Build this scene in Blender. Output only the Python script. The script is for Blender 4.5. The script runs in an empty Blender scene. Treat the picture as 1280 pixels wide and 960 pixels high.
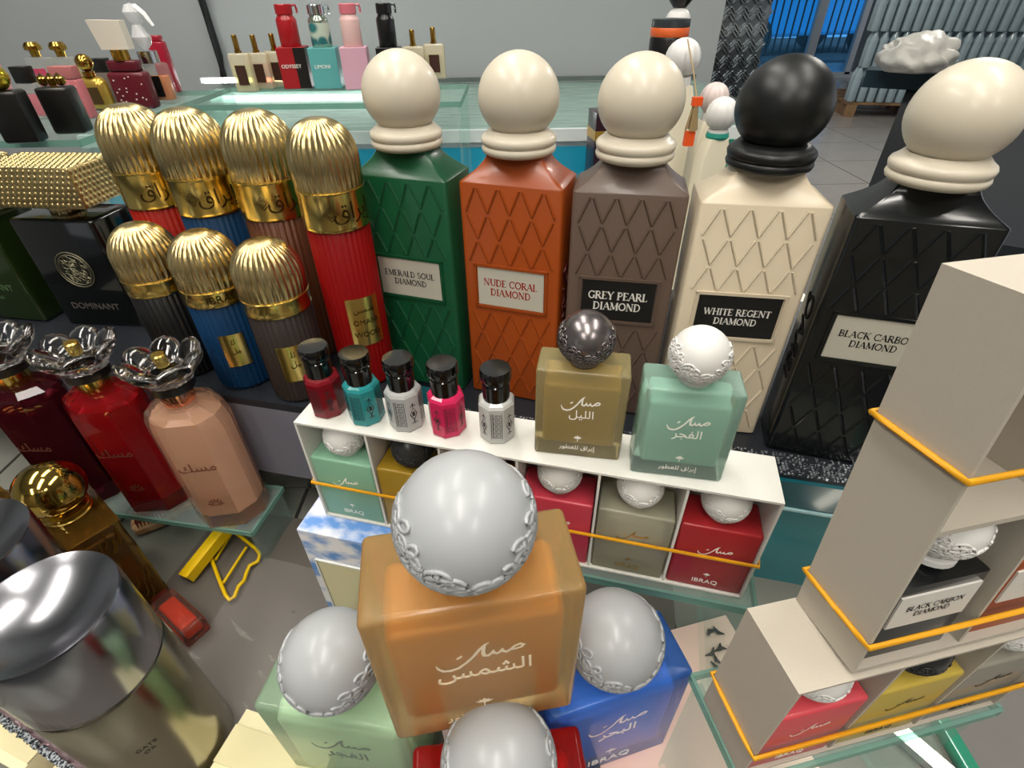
import bpy, bmesh, math, random
from mathutils import Vector, Matrix
random.seed(7)
sc = bpy.context.scene
COL = sc.collection
PI = math.pi

# ---------------------------------------------------------------- camera
FPX = 650.0                         # focal length in pixels of the 1280 x 960 frame
CAMZ = 0.35                         # eye height above the display deck (deck top = 0)
R0 = Vector((0.99990266, -0.01395213, 0.0))
R1 = Vector((-0.00841212, -0.60286827, 0.79779639))
R2 = Vector((-0.01113096, -0.79771874, -0.60292695))
cam = bpy.data.cameras.new('camera')
cam.sensor_width = 36.0
cam.lens = FPX / 1280.0 * 36.0
cam.clip_start = 0.005
camo = bpy.data.objects.new('camera', cam)
COL.objects.link(camo)
camo.matrix_world = Matrix(((R0.x, -R0.y, -R0.z, 0), (R1.x, -R1.y, -R1.z, 0), (R2.x, -R2.y, -R2.z, CAMZ), (0, 0, 0, 1)))
sc.camera = camo

# ---------------------------------------------------------------- world, ceiling lights, exposure
w = bpy.data.worlds.new('world'); sc.world = w; w.use_nodes = True
bg = w.node_tree.nodes['Background']
bg.inputs[0].default_value = (0.92, 0.95, 1.0, 1); bg.inputs[1].default_value = 0.8
sc.view_settings.view_transform = 'Standard'; sc.view_settings.look = 'None'
sc.view_settings.gamma = 1; sc.view_settings.use_curve_mapping = False
sc.view_settings.exposure = -0.22

def area(name, loc, size, power, rot=(0, 0, 0), col=(1, 1, 1)):
    l = bpy.data.lights.new(name, 'AREA'); l.shape = 'RECTANGLE'
    l.size, l.size_y = size; l.energy = power; l.color = col
    o = bpy.data.objects.new(name, l); COL.objects.link(o)
    o.location = loc; o.rotation_euler = rot
    return o
for i, (x, y, p) in enumerate(((-1.1, 0.2, 24), (-0.1, -0.6, 26), (0.9, 0.2, 21), (-0.3, 1.0, 17), (-0.9, -1.9, 26), (0.9, -1.9, 26), (2.6, 3.2, 60), (1.2, 5.5, 60))):
    area('ceiling_light', (x, y, 1.86), (0.22, 1.3), p, (0, 0, 0), (1.0, 0.95, 0.87))

sl = bpy.data.lights.new('sun', 'SUN'); sl.energy = 5.0; sl.angle = .02
so_ = bpy.data.objects.new('sun', sl); COL.objects.link(so_); so_.rotation_euler = (math.radians(40), math.radians(14), 0)

# ---------------------------------------------------------------- helpers: places
def ray(px, py):
    c = Vector(((px - 640.0) / FPX, (py - 480.0) / FPX, 1.0))
    return Vector((R0.dot(c), R1.dot(c), R2.dot(c)))
def at(px, py, z):                  # the point of the level z seen in that direction
    r = ray(px, py); return r * ((z - CAMZ) / r.z) + Vector((0, 0, CAMZ))
def aty(px, py, y):                 # the point at distance y
    r = ray(px, py); return r * (y / r.y) + Vector((0, 0, CAMZ))
def unit(p):                        # metres per pixel there
    return (R0.z * p.x + R1.z * p.y + R2.z * (p.z - CAMZ)) / FPX

# ---------------------------------------------------------------- helpers: materials
def lin(h):
    h = h.lstrip('#'); v = [int(h[i:i + 2], 16) / 255 for i in (0, 2, 4)]
    return tuple(c / 12.92 if c <= .04045 else ((c + .055) / 1.055) ** 2.4 for c in v)
MATS = {}
def mat(name, col, rough=.5, metal=0., trans=0., ior=1.45, coat=0., bump=0., bscale=200., var=0., emit=0., sss=0., alpha=None, spec=None):
    if name in MATS: return MATS[name]
    m = bpy.data.materials.new(name); m.use_nodes = True
    nt = m.node_tree; b = nt.nodes['Principled BSDF']
    c = lin(col) if isinstance(col, str) else col
    b.inputs['Base Color'].default_value = (*c, 1)
    b.inputs['Roughness'].default_value = rough; b.inputs['Metallic'].default_value = metal
    b.inputs['Transmission Weight'].default_value = trans; b.inputs['IOR'].default_value = ior
    b.inputs['Coat Weight'].default_value = coat; b.inputs['Coat Roughness'].default_value = .08
    if spec is not None: b.inputs['Specular IOR Level'].default_value = spec
    if emit: b.inputs['Emission Color'].default_value = (*c, 1); b.inputs['Emission Strength'].default_value = emit
    if sss: b.inputs['Subsurface Weight'].default_value = sss; b.inputs['Subsurface Radius'].default_value = (.01, .01, .01); b.inputs['Subsurface Scale'].default_value = .4
    if var or bump:
        tc = nt.nodes.new('ShaderNodeTexCoord'); n = nt.nodes.new('ShaderNodeTexNoise')
        n.inputs['Scale'].default_value = bscale; n.inputs['Detail'].default_value = 4
        nt.links.new(tc.outputs['Object'], n.inputs['Vector'])
        if bump:
            bp = nt.nodes.new('ShaderNodeBump'); bp.inputs['Strength'].default_value = bump; bp.inputs['Distance'].default_value = .001
            nt.links.new(n.outputs['Fac'], bp.inputs['Height']); nt.links.new(bp.outputs['Normal'], b.inputs['Normal'])
        if var:
            mx = nt.nodes.new('ShaderNodeMix'); mx.data_type = 'RGBA'
            mx.inputs[6].default_value = (*[x * (1 - var) for x in c], 1); mx.inputs[7].default_value = (*[min(1, x * (1 + var)) for x in c], 1)
            nt.links.new(n.outputs['Fac'], mx.inputs[0]); nt.links.new(mx.outputs[2], b.inputs['Base Color'])
    if alpha is not None:           # clear sheet: part of the light passes straight through, tinted
        out = nt.nodes['Material Output']; t = nt.nodes.new('ShaderNodeBsdfTransparent'); t.inputs[0].default_value = (*[min(1, .25 + .8 * x) for x in c], 1)
        ms = nt.nodes.new('ShaderNodeMixShader'); ms.inputs[0].default_value = alpha
        nt.links.new(t.outputs[0], ms.inputs[1]); nt.links.new(b.outputs[0], ms.inputs[2]); nt.links.new(ms.outputs[0], out.inputs[0])
    MATS[name] = m
    return m
def two_tone(name, c1, c2, scale=8., rough=.5, lo=.45, hi=.55, stretch=(1, 1, 1), metal=0., kind='noise', coat=0.):
    if name in MATS: return MATS[name]
    m = mat(name, c1, rough, metal, coat=coat); nt = m.node_tree; b = nt.nodes['Principled BSDF']
    tc = nt.nodes.new('ShaderNodeTexCoord'); mp = nt.nodes.new('ShaderNodeMapping'); mp.inputs['Scale'].default_value = stretch
    if kind == 'noise': n = nt.nodes.new('ShaderNodeTexNoise'); o = n.outputs['Fac']; n.inputs['Detail'].default_value = 5
    else: n = nt.nodes.new('ShaderNodeTexVoronoi'); o = n.outputs['Distance']
    n.inputs['Scale'].default_value = scale
    r = nt.nodes.new('ShaderNodeValToRGB'); r.color_ramp.elements[0].position = lo; r.color_ramp.elements[1].position = hi
    r.color_ramp.elements[0].color = (*lin(c1), 1); r.color_ramp.elements[1].color = (*lin(c2), 1)
    nt.links.new(tc.outputs['Object'], mp.inputs[0]); nt.links.new(mp.outputs[0], n.inputs['Vector'])
    nt.links.new(o, r.inputs[0]); nt.links.new(r.outputs[0], b.inputs['Base Color'])
    return m
def frosted(name, col, a=.62, rough=.32): return mat(name, col, rough, alpha=a, coat=.15)
def frostglass(name, col, tr=.7, rough=.36): return mat(name, col, rough, trans=tr, ior=1.3, coat=.12)
def glass(name, col='#ffffff', rough=.0): return mat(name, col, rough, trans=1.0)

# ---------------------------------------------------------------- helpers: shapes
class MB:
    def __init__(s): s.v = []; s.f = []
    def add(s, vs, fs, M=None):
        o = len(s.v)
        for p in vs:
            p = Vector(p); s.v.append(tuple(M @ p) if M else tuple(p))
        for f in fs: s.f.append([i + o for i in f])
        return s
    def box(s, c, d, M=None):
        x, y, z = [k / 2 for k in d]; a, b, e = c
        return s.add([(a + i * x, b + j * y, e + k * z) for i in (-1, 1) for j in (-1, 1) for k in (-1, 1)],
                     [(0, 1, 3, 2), (4, 6, 7, 5), (0, 4, 5, 1), (2, 3, 7, 6), (0, 2, 6, 4), (1, 5, 7, 3)], M)
    def lathe(s, prof, n=32, flute=None, M=None, close=True):
        vs = []; fs = []; m = len(prof)
        for i in range(n):
            a = 2 * PI * i / n
            for (r, z) in prof:
                q = r if flute is None else flute(r, z, a)
                vs.append((q * math.cos(a), q * math.sin(a), z))
        for i in range(n):
            j = (i + 1) % n
            for k in range(m - 1): fs.append((i * m + k, j * m + k, j * m + k + 1, i * m + k + 1))
        if close:
            if prof[0][0] > 1e-6: fs.append([i * m for i in reversed(range(n))])
            if prof[-1][0] > 1e-6: fs.append([i * m + m - 1 for i in range(n)])
        return s.add(vs, fs, M)
    def loft(s, rings, M=None, caps=True):      # rings: lists of points, same count
        n = len(rings[0]); vs = [p for r in rings for p in r]; fs = []
        for k in range(len(rings) - 1):
            for i in range(n):
                j = (i + 1) % n; fs.append((k * n + i, k * n + j, (k + 1) * n + j, (k + 1) * n + i))
        if caps: fs.append(list(reversed(range(n)))); fs.append([(len(rings) - 1) * n + i for i in range(n)])
        return s.add(vs, fs, M)
    def tube(s, pts, r, n=6, closed=False, M=None):
        pts = [Vector(p) for p in pts]; m = len(pts); rings = []
        for i, p in enumerate(pts):
            a = pts[i - 1] if (i or closed) else p; b = pts[(i + 1) % m] if (i < m - 1 or closed) else p
            t = (b - a).normalized(); u = t.cross(Vector((0, 0, 1)))
            if u.length < .05: u = t.cross(Vector((0, 1, 0)))
            u.normalize(); v = t.cross(u); rr = r[i] if isinstance(r, (list, tuple)) else r
            rings.append([p + (u * math.cos(2 * PI * k / n) + v * math.sin(2 * PI * k / n)) * rr for k in range(n)])
        if closed: rings.append(rings[0])
        return s.loft(rings, M, not closed)
    def ribbon(s, pts, wd, M=None, z=0., th=.3):    # flat pen stroke in the xz plane, facing -y
        pts = [Vector((p[0], 0, p[1])) for p in pts]; m = len(pts); L = []; Rr = []
        for i, p in enumerate(pts):
            t = (pts[min(i + 1, m - 1)] - pts[max(i - 1, 0)]).normalized(); u = Vector((-t.z, 0, t.x))
            ww = wd[i] if isinstance(wd, (list, tuple)) else wd
            L.append(p + u * ww / 2 + Vector((0, z, 0))); Rr.append(p - u * ww / 2 + Vector((0, z, 0)))
        vs = L + Rr; fs = [(i, i + 1, m + i + 1, m + i) for i in range(m - 1)]
        return s.add(vs, fs, M)
    def build(s, name, m, parent=None, smooth=35, loc=None, rz=None, bevel=0., seg=2):
        me = bpy.data.meshes.new(name); me.from_pydata(s.v, [], s.f); me.validate()
        bm = bmesh.new(); bm.from_mesh(me); bmesh.ops.remove_doubles(bm, verts=bm.verts, dist=1e-6)
        bmesh.ops.recalc_face_normals(bm, faces=bm.faces)
        if bevel: bmesh.ops.bevel(bm, geom=[e for e in bm.edges if e.calc_face_angle(0) > .6], offset=bevel, segments=seg, profile=.6, affect='EDGES')
        bm.to_mesh(me); bm.free()
        if smooth:
            me.shade_smooth(); me.set_sharp_from_angle(angle=math.radians(smooth))
        me.materials.append(m)
        return link(name, me, parent, loc, rz)
def link(name, me, parent=None, loc=None, rz=None):
    o = bpy.data.objects.new(name, me); COL.objects.link(o)
    if parent: o.parent = parent
    if loc is not None: o.location = loc
    if rz is not None: o.rotation_euler = (0, 0, rz)
    return o
def B(*boxes):
    m = MB()
    for c, d in boxes: m.box(c, d)
    return m
def tag(o, label, cat, group=None, kind=None):
    o['label'] = label; o['category'] = cat
    if group: o['group'] = group
    if kind: o['kind'] = kind
    return o
def struct(o): o['kind'] = 'structure'; return o
def thing(name, label, cat, loc=(0, 0, 0), rz=0., group=None):
    o = bpy.data.objects.new(name, None); COL.objects.link(o); o.empty_display_size = .02
    o.location = loc; o.rotation_euler = (0, 0, rz)
    return tag(o, label, cat, group)
def T(x=0, y=0, z=0, rx=0, ry=0, rz=0, s=1):
    return Matrix.Translation((x, y, z)) @ Matrix.Rotation(rz, 4, 'Z') @ Matrix.Rotation(ry, 4, 'Y') @ Matrix.Rotation(rx, 4, 'X') @ Matrix.Scale(s, 4)
def rrect(w, d, r, n=4, z=0., cx=0., cy=0.):
    pts = []
    for (sx, sy, a0) in ((1, 1, 0), (-1, 1, PI / 2), (-1, -1, PI), (1, -1, 1.5 * PI)):
        for k in range(n + 1):
            a = a0 + PI / 2 * k / n
            pts.append((cx + sx * (w / 2 - r) + r * math.cos(a), cy + sy * (d / 2 - r) + r * math.sin(a), z))
    return pts
def rbox(w, d, h, r=.002, z0=0., e=None, n=4):      # upright box with rounded edges
    e = r if e is None else e; rings = []
    for k in range(4):
        a = PI / 2 * k / 3; i = e * (1 - math.sin(a)); rings.append(rrect(w - 2 * i, d - 2 * i, max(r - i, .0002), n, z0 + e * (1 - math.cos(a))))
    for k in range(4):
        a = PI / 2 * (3 - k) / 3; i = e * (1 - math.sin(a)); rings.append(rrect(w - 2 * i, d - 2 * i, max(r - i, .0002), n, z0 + h - e * (1 - math.cos(a))))
    return MB().loft(rings)
def ball(r, n=32, m=16, sz=1., z0=0.):
    return MB().lathe([(r * math.sin(PI * k / m) if 0 < k < m else 0., z0 - r * sz * math.cos(PI * k / m)) for k in range(m + 1)], n)

# ---------------------------------------------------------------- helpers: lettering
_txt = {}
def text_mesh(body, size, name='lettering', font_scale=1.0, align='CENTER', shear=0.):
    key = (body, size, shear)
    if key not in _txt:
        cu = bpy.data.curves.new('t', 'FONT'); cu.body = body; cu.size = size; cu.align_x = align; cu.align_y = 'CENTER'
        cu.resolution_u = 3; cu.extrude = size * .012; cu.shear = shear; cu.space_line = .8
        o = bpy.data.objects.new('t', cu); COL.objects.link(o)
        bpy.context.view_layer.update()
        dg = bpy.context.evaluated_depsgraph_get()
        me = bpy.data.meshes.new_from_object(o.evaluated_get(dg)); me.materials.clear(); _txt[key] = me
        bpy.data.objects.remove(o)
    return _txt[key].copy()
def text(body, size, m, parent, loc, rot=(PI / 2, 0, 0), name='lettering', shear=0.):
    me = text_mesh(body, size, shear=shear); me.materials.append(m)
    o = link(name, me, parent, loc); o.rotation_euler = rot
    return o
def _arc(cx, cy, rx, ry, a0, a1, n=10):
    return [(cx + rx * math.cos(math.radians(a0 + (a1 - a0) * k / n)), cy + ry * math.sin(math.radians(a0 + (a1 - a0) * k / n))) for k in range(n + 1)]
K, N = .15, .06
GL = {  # roman capitals: advance, strokes (points, width), serifs (x, y, half length)
 'A': (.84, [([(.06, 0), (.4, 1)], N), ([(.4, 1), (.74, 0)], K), ([(.2, .34), (.6, .34)], N)], [(.06, 0, .11), (.74, 0, .11)]),
 'B': (.72, [([(.15, 0), (.15, 1)], K), ([(.15, .97)] + _arc(.33, .75, .22, .22, 90, -90) + [(.15, .53)], .09), ([(.15, .51)] + _arc(.36, .27, .26, .24, 90, -90) + [(.15, .03)], .1)], [(.12, 0, .12), (.12, 1, .12)]),
 'C': (.82, [(_arc(.45, .5, .36, .47, 40, 320, 16), .11), ([(.74, .98), (.74, .72)], N)], []),
 'D': (.84, [([(.15, 0), (.15, 1)], K), ([(.15, .97), (.34, .97)] + _arc(.36, .5, .36, .47, 90, -90, 14) + [(.15, .03)], .1)], [(.12, 0, .12), (.12, 1, .12)]),
 'E': (.68, [([(.15, 0), (.15, 1)], K), ([(.1, .97), (.58, .97), (.58, .8)], N), ([(.15, .52), (.46, .52)], N), ([(.1, .03), (.6, .03), (.62, .22)], N)], [(.12, 0, .12), (.12, 1, .12)]),
 'G': (.86, [(_arc(.45, .5, .36, .47, 45, 330, 16), .11), ([(.74, .98), (.74, .74)], N), ([(.72, .1), (.72, .42)], K)], [(.7, .42, .14)]),
 'H': (.9, [([(.17, 0), (.17, 1)], K), ([(.72, 0), (.72, 1)], K), ([(.17, .52), (.72, .52)], N)], [(.17, 0, .14), (.17, 1, .14), (.72, 0, .14), (.72, 1, .14)]),
 'I': (.42, [([(.2, 0), (.2, 1)], K)], [(.2, 0, .15), (.2, 1, .15)]),
 'K': (.84, [([(.16, 0), (.16, 1)], K), ([(.2, .42), (.68, 1)], N), ([(.32, .55), (.74, 0)], K)], [(.16, 0, .14), (.16, 1, .14), (.68, 1, .1), (.74, 0, .1)]),
 'L': (.66, [([(.15, 0), (.15, 1)], K), ([(.1, .03), (.58, .03), (.6, .24)], N)], [(.13, 0, .13), (.15, 1, .14)]),
 'M': (1.04, [([(.14, 0), (.14, 1)], N), ([(.16, 1), (.5, .08)], K), ([(.5, .08), (.84, 1)], N), ([(.86, 0), (.86, 1)], K)], [(.14, 0, .11), (.1, 1, .1), (.86, 0, .14), (.9, 1, .12)]),
 'N': (.92, [([(.14, 0), (.14, 1)], N), ([(.16, 1), (.74, 0)], K), ([(.74, 0), (.74, 1)], N)], [(.14, 0, .12), (.12, 1, .1), (.74, 1, .12)]),
 'O': (.92, [(_arc(.45, .5, .37, .47, 0, 360, 22), .12)], []),
 'P': (.7, [([(.15, 0), (.15, 1)], K), ([(.15, .97), (.3, .97)] + _arc(.32, .72, .26, .25, 90, -90) + [(.15, .47)], .1)], [(.15, 0, .15), (.12, 1, .12)]),
 'R': (.8, [([(.15, 0), (.15, 1)], K), ([(.15, .97), (.3, .97)] + _arc(.32, .74, .25, .23, 90, -90) + [(.15, .51)], .1), ([(.35, .51), (.72, 0)], K)], [(.15, 0, .15), (.12, 1, .12), (.73, 0, .09)]),
 'S': (.66, [(_arc(.32, .74, .22, .23, 30, 250, 10) + _arc(.32, .27, .24, .24, 70, -160, 10), .11)], []),
 'T': (.76, [([(.36, 0), (.36, 1)], K), ([(.05, .78), (.05, .97), (.68, .97), (.68, .78)], N)], [(.36, 0, .14)]),
 'U': (.88, [([(.17, 1), (.17, .35)] + _arc(.44, .33, .27, .3, 180, 360, 10) + [(.71, 1)], .1), ([(.17, 1), (.17, .35)], K)], [(.17, 1, .14), (.71, 1, .12)]),
 'W': (1.2, [([(.08, 1), (.34, 0)], K), ([(.34, 0), (.58, .95)], N), ([(.56, 1), (.82, 0)], K), ([(.82, 0), (1.08, 1)], N)], [(.08, 1, .12), (.56, 1, .1), (1.08, 1, .11)]),
 'Y': (.8, [([(.08, 1), (.4, .46)], K), ([(.4, .46), (.7, 1)], N), ([(.4, .5), (.4, 0)], K)], [(.08, 1, .12), (.7, 1, .11), (.4, 0, .14)]),
 ' ': (.4, [], [])}
def roman(lines, size, m, parent, loc, name='lettering', rot=(0, 0, 0), lead=1.45, squeeze=1.):
    mb = MB(); n = len(lines)
    for li, ln in enumerate(lines):
        tot = sum(GL[c][0] for c in ln) * size * squeeze; x = -tot / 2; z0 = (n - 1 - 2 * li) / 2 * lead * size - size / 2
        for c in ln:
            adv, st, se = GL[c]
            for k, (pts, wd) in enumerate(st):
                mb.ribbon([(x + p[0] * size * squeeze, z0 + p[1] * size) for p in pts], wd * size * 1.3, z=-.00002 * k)
            for (sx, sy, hl) in se:
                mb.ribbon([(x + (sx - hl) * size * squeeze, z0 + sy * size), (x + (sx + hl) * size * squeeze, z0 + sy * size)], .085 * size, z=-.00008)
            x += adv * size * squeeze
    o = mb.build(name, m, parent, smooth=0, loc=loc); o.rotation_euler = rot
    return o
SCRIPT = [  # the pen strokes of the calligraphic word, unit width
 ([(0, -.06), (.02, -.12), (.07, -.17), (.15, -.185), (.24, -.165), (.33, -.1), (.42, -.01), (.5, .1), (.57, .17), (.61, .19)], [.012, .03, .04, .045, .04, .035, .032, .035, .03, .012]),
 ([(.56, .17), (.545, .1), (.535, .03), (.55, -.02), (.59, -.03), (.63, .0), (.655, .05), (.66, .0), (.69, -.02), (.73, .0), (.755, .05), (.765, .0), (.8, -.02), (.85, .01), (.9, .06), (.96, .08), (1., .055), (.97, .02), (.9, .005), (.84, .0)], [.03, .035, .04, .045, .04, .035, .03, .035, .04, .035, .03, .04, .045, .035, .035, .04, .04, .035, .03, .015]),
 ([(.235, .0), (.26, .015), (.3, .045)], [.015, .04, .02])]
def calligraphy(wd, m, parent, loc, name='calligraphy'):
    mb = MB()
    for k, (pts, ws) in enumerate(SCRIPT):
        mb.ribbon([((p[0] - .5) * wd, p[1] * wd * 1.3) for p in pts], [q * wd * 1.2 for q in ws], z=-.00003 * k)
    return mb.build(name, m, parent, smooth=0, loc=loc)
def emblem(s, m, parent, loc, name='palm_emblem'):
    mb = MB()
    for a in (-64, -32, 0, 32, 64):
        t = math.radians(a); L = s * (.62 if a else .75)
        mb.ribbon([(0, 0), (math.sin(t) * L * .5, math.cos(t) * L * .5), (math.sin(t) * L, math.cos(t) * L * .8)], [s * .08, s * .26, s * .03], z=-.00001 * (a + 64) / 32)
    mb.ribbon([(0, -.5 * s), (0, .1 * s)], s * .09, z=-.00006)
    return mb.build(name, m, parent, smooth=0, loc=loc)
ARAB = {'sun': '\uFEB2\uFEE4\uFEB8\uFEDF\uFE8D', 'night': '\uFEDE\uFEF4\uFEE0\uFEDF\uFE8D', 'dawn': '\uFEAE\uFEA0\uFED4\uFEDF\uFE8D', 'sea': '\uFEAE\uFEA4\uFE92\uFEDF\uFE8D'}

# ================================================================ the setting
FLOORZ = -0.75
SH = 0.1086                                     # level of the risers and glass shelves
m_grout = mat('floor_grout', '#3c3f42', .7)
tilem = mat('floor_tile', '#8d8a86', .22, var=.12, bscale=6)
fl = struct(B(((2.0, 6.0, FLOORZ - .03), (16, 22, .05))).build('floor', m_grout))
tme = None
TS = .6
for i in range(-2, 13):
    for j in range(-2, 26):
        x = -0.2 + i * TS; y = .4 + j * TS
        if y < .9 and x < .2: continue
        if not (0.2 < x < 6.5 and .9 < y < 11) and not (x < 1.6 and y < 1.2 and x > .2): continue
        if tme is None:
            o = B(((0, 0, .002), (TS - .008, TS - .008, .014))).build('floor_tile', tilem, fl); tme = o.data
        else: o = link('floor_tile', tme, fl)
        o.location = (x, y, FLOORZ - .004); o.rotation_euler = (0, 0, 0)
xe = aty(884, 60, 1.70).x
struct(B(((xe / 2 - 1.6, 1.66, .6), (xe + 3.2, .08, 2.8))).build('wall_back', mat('wall_paint', '#9da2a4', .6, var=.03, bscale=3)))
struct(B(((-3.0, -.2, .6), (.08, 3.8, 2.8))).build('wall_left', MATS['wall_paint']))
struct(B(((2.0, -3.0, .6), (10, .08, 2.8))).build('wall_rear_blocker', mat('wall_rear_paint', '#8a8378', .7)))  # unseen wall added behind the camera to block world light for contrast
struct(B(((2.0, 2.4, 1.95), (12, 13.2, .08))).build('ceiling', mat('ceiling_paint', '#d9d9d6', .8)))

# counter body with the tiled deck on top
m_dark = mat('dark_laminate', '#1d2124', .4)
cn = thing('display_counter', 'dark sales counter carrying the whole perfume display', 'counter', (0, 0, 0))
B(((-.1825, .245, -.385), (.865, .70, .73))).build('body', m_dark, cn)
m_dtile = mat('deck_tile', '#77776f', .35, var=.10, bscale=14)
m_dg = mat('deck_grout', '#3a3834', .8)
B(((-.1825, .245, -.0125), (.875, .71, .015))).build('deck_bed', m_dg, cn)
dme = None
for i in range(6):
    for j in range(6):
        x = -.62 + .073 + i * .1458; y = -.11 + .071 + j * .142
        if x > .25 or y > .55: continue
        if dme is None: o = B(((0, 0, -.003), (.1425, .139, .006))).build('deck_tile', m_dtile, cn); dme = o.data
        else: o = link('deck_tile', dme, cn)
        o.location = (x, y, 0); 
# grey sheet lying on the deck, with crumpled clear film over it
yaw_s = math.radians(-11)
tag(B(((0, 0, .0006), (.37, .27, .0008))).build('grey_sheet', mat('grey_sheet', '#5d5750', .45, var=.06, bscale=9), loc=(-.09, .125, 0), rz=yaw_s), 'flat grey brown sheet lying on the tiled deck', 'sheet')

def film(name, label, c, wx, wy, amp, rz, seed, z0=.002, n=26):
    rnd = random.Random(seed); mb = MB(); ph = [(rnd.uniform(20, 120), rnd.uniform(20, 120), rnd.uniform(0, 6)) for _ in range(9)]
    vs = []
    for i in range(n + 1):
        for j in range(n + 1):
            x = (i / n - .5) * wx; y = (j / n - .5) * wy
            z = sum(math.sin(a * x + b * y + p) for a, b, p in ph) / 9
            vs.append((x + rnd.uniform(-1, 1) * .001, y, z0 + amp * abs(z) * 2))
    mb.add(vs, [(i * (n + 1) + j, (i + 1) * (n + 1) + j, (i + 1) * (n + 1) + j + 1, i * (n + 1) + j + 1) for i in range(n) for j in range(n)])
    o = mb.build(name, mat('clear_film', '#ffffff', .06, alpha=.05, spec=.9), loc=c, rz=rz)
    q = MB()
    for k in range(34):
        bl = ball(rnd.uniform(.0006, .0016), 8, 5, .6); q.add(bl.v, bl.f, Matrix.Translation((rnd.gauss(.03, .022), rnd.gauss(-.005, .016), z0 + amp * .9 + .002)))
    d_ = q.build('droplets', mat('droplet', '#ffffff', .03, trans=1.0, ior=1.33), o, smooth=80); d_['kind'] = 'stuff'
    return tag(o, label, 'film')
film('plastic_film', 'crumpled clear plastic film on the grey sheet beside the yellow stand', (-.130, .160, 0), .17, .12, .0055, -.3, 3)

# risers behind: left grey one, right teal one with the glittering edge
ST = math.radians(-13.5)
def onstep(x, y): return Vector((x * math.cos(ST) - y * math.sin(ST), .264 + x * math.sin(ST) + y * math.cos(ST), 0))
ZRI = .130
sh1 = Vector((0, -.029, 0))
r1 = thing('display_riser', 'grey lilac display step carrying the gold domed tubes', 'riser', onstep(0, 0) + sh1, ST)
m_r1 = mat('riser_grey', '#6b6b76', .4); m_rt = mat('riser_top', '#23262b', .25)
B(((-.3715, .10, .0905), (.501, .20, .067)), ((-.107, .032, .0905), (.028, .064, .067))).build('body', m_r1, r1, smooth=0)
B(((-.3715, .10, ZRI - .003), (.501, .20, .006)), ((-.107, .032, ZRI - .003), (.028, .064, .006))).build('top_board', m_rt, r1, smooth=0)
B(((-.40, .13, .0285), (.44, .12, .057))).build('recessed_foot', mat('riser_foot', '#3c3c42', .5), r1, smooth=0)
r2 = thing('display_riser', 'teal display step carrying the five tall diamond bottles', 'riser', onstep(.0955, .12), ST)
B(((0, 0, SH / 2 - .003), (.31, .24, SH - .006)), ((-.181, .022, SH / 2 - .003), (.052, .196, SH - .006))).build('body', mat('riser_teal', '#2f7f88', .18, coat=.4, var=.1, bscale=20), r2)
B(((0, 0, SH - .003), (.31, .242, .006)), ((-.181, .022, SH - .003), (.052, .196, .006))).build('top_board', MATS['riser_top'], r2)
gt = MB(); rnd = random.Random(5)
for i in range(142):
    for j in range(9):
        if rnd.random() < .32: continue
        gt.box((-.154 + i * .00217, -.1205 + j * .0021, SH + .0006), (.0014 * rnd.uniform(.6, 1.2), .0013 * rnd.uniform(.6, 1.2), .0008 + .0006 * rnd.random()))
g = gt.build('glitter_trim', two_tone('glitter', '#3a3f46', '#c9d0d6', 700, .2, metal=.6), r2, smooth=0); g['kind'] = 'stuff'
B(((0, -.1225, SH - .014), (.31, .003, .022))).build('front_rail', mat('rail_teal', '#0f4f58', .2, coat=.4), r2)
B(((0, -.1235, SH - .0265), (.31, .004, .0016))).build('rail_line', mat('rail_line', '#9fc4c6', .3), r2)

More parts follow.
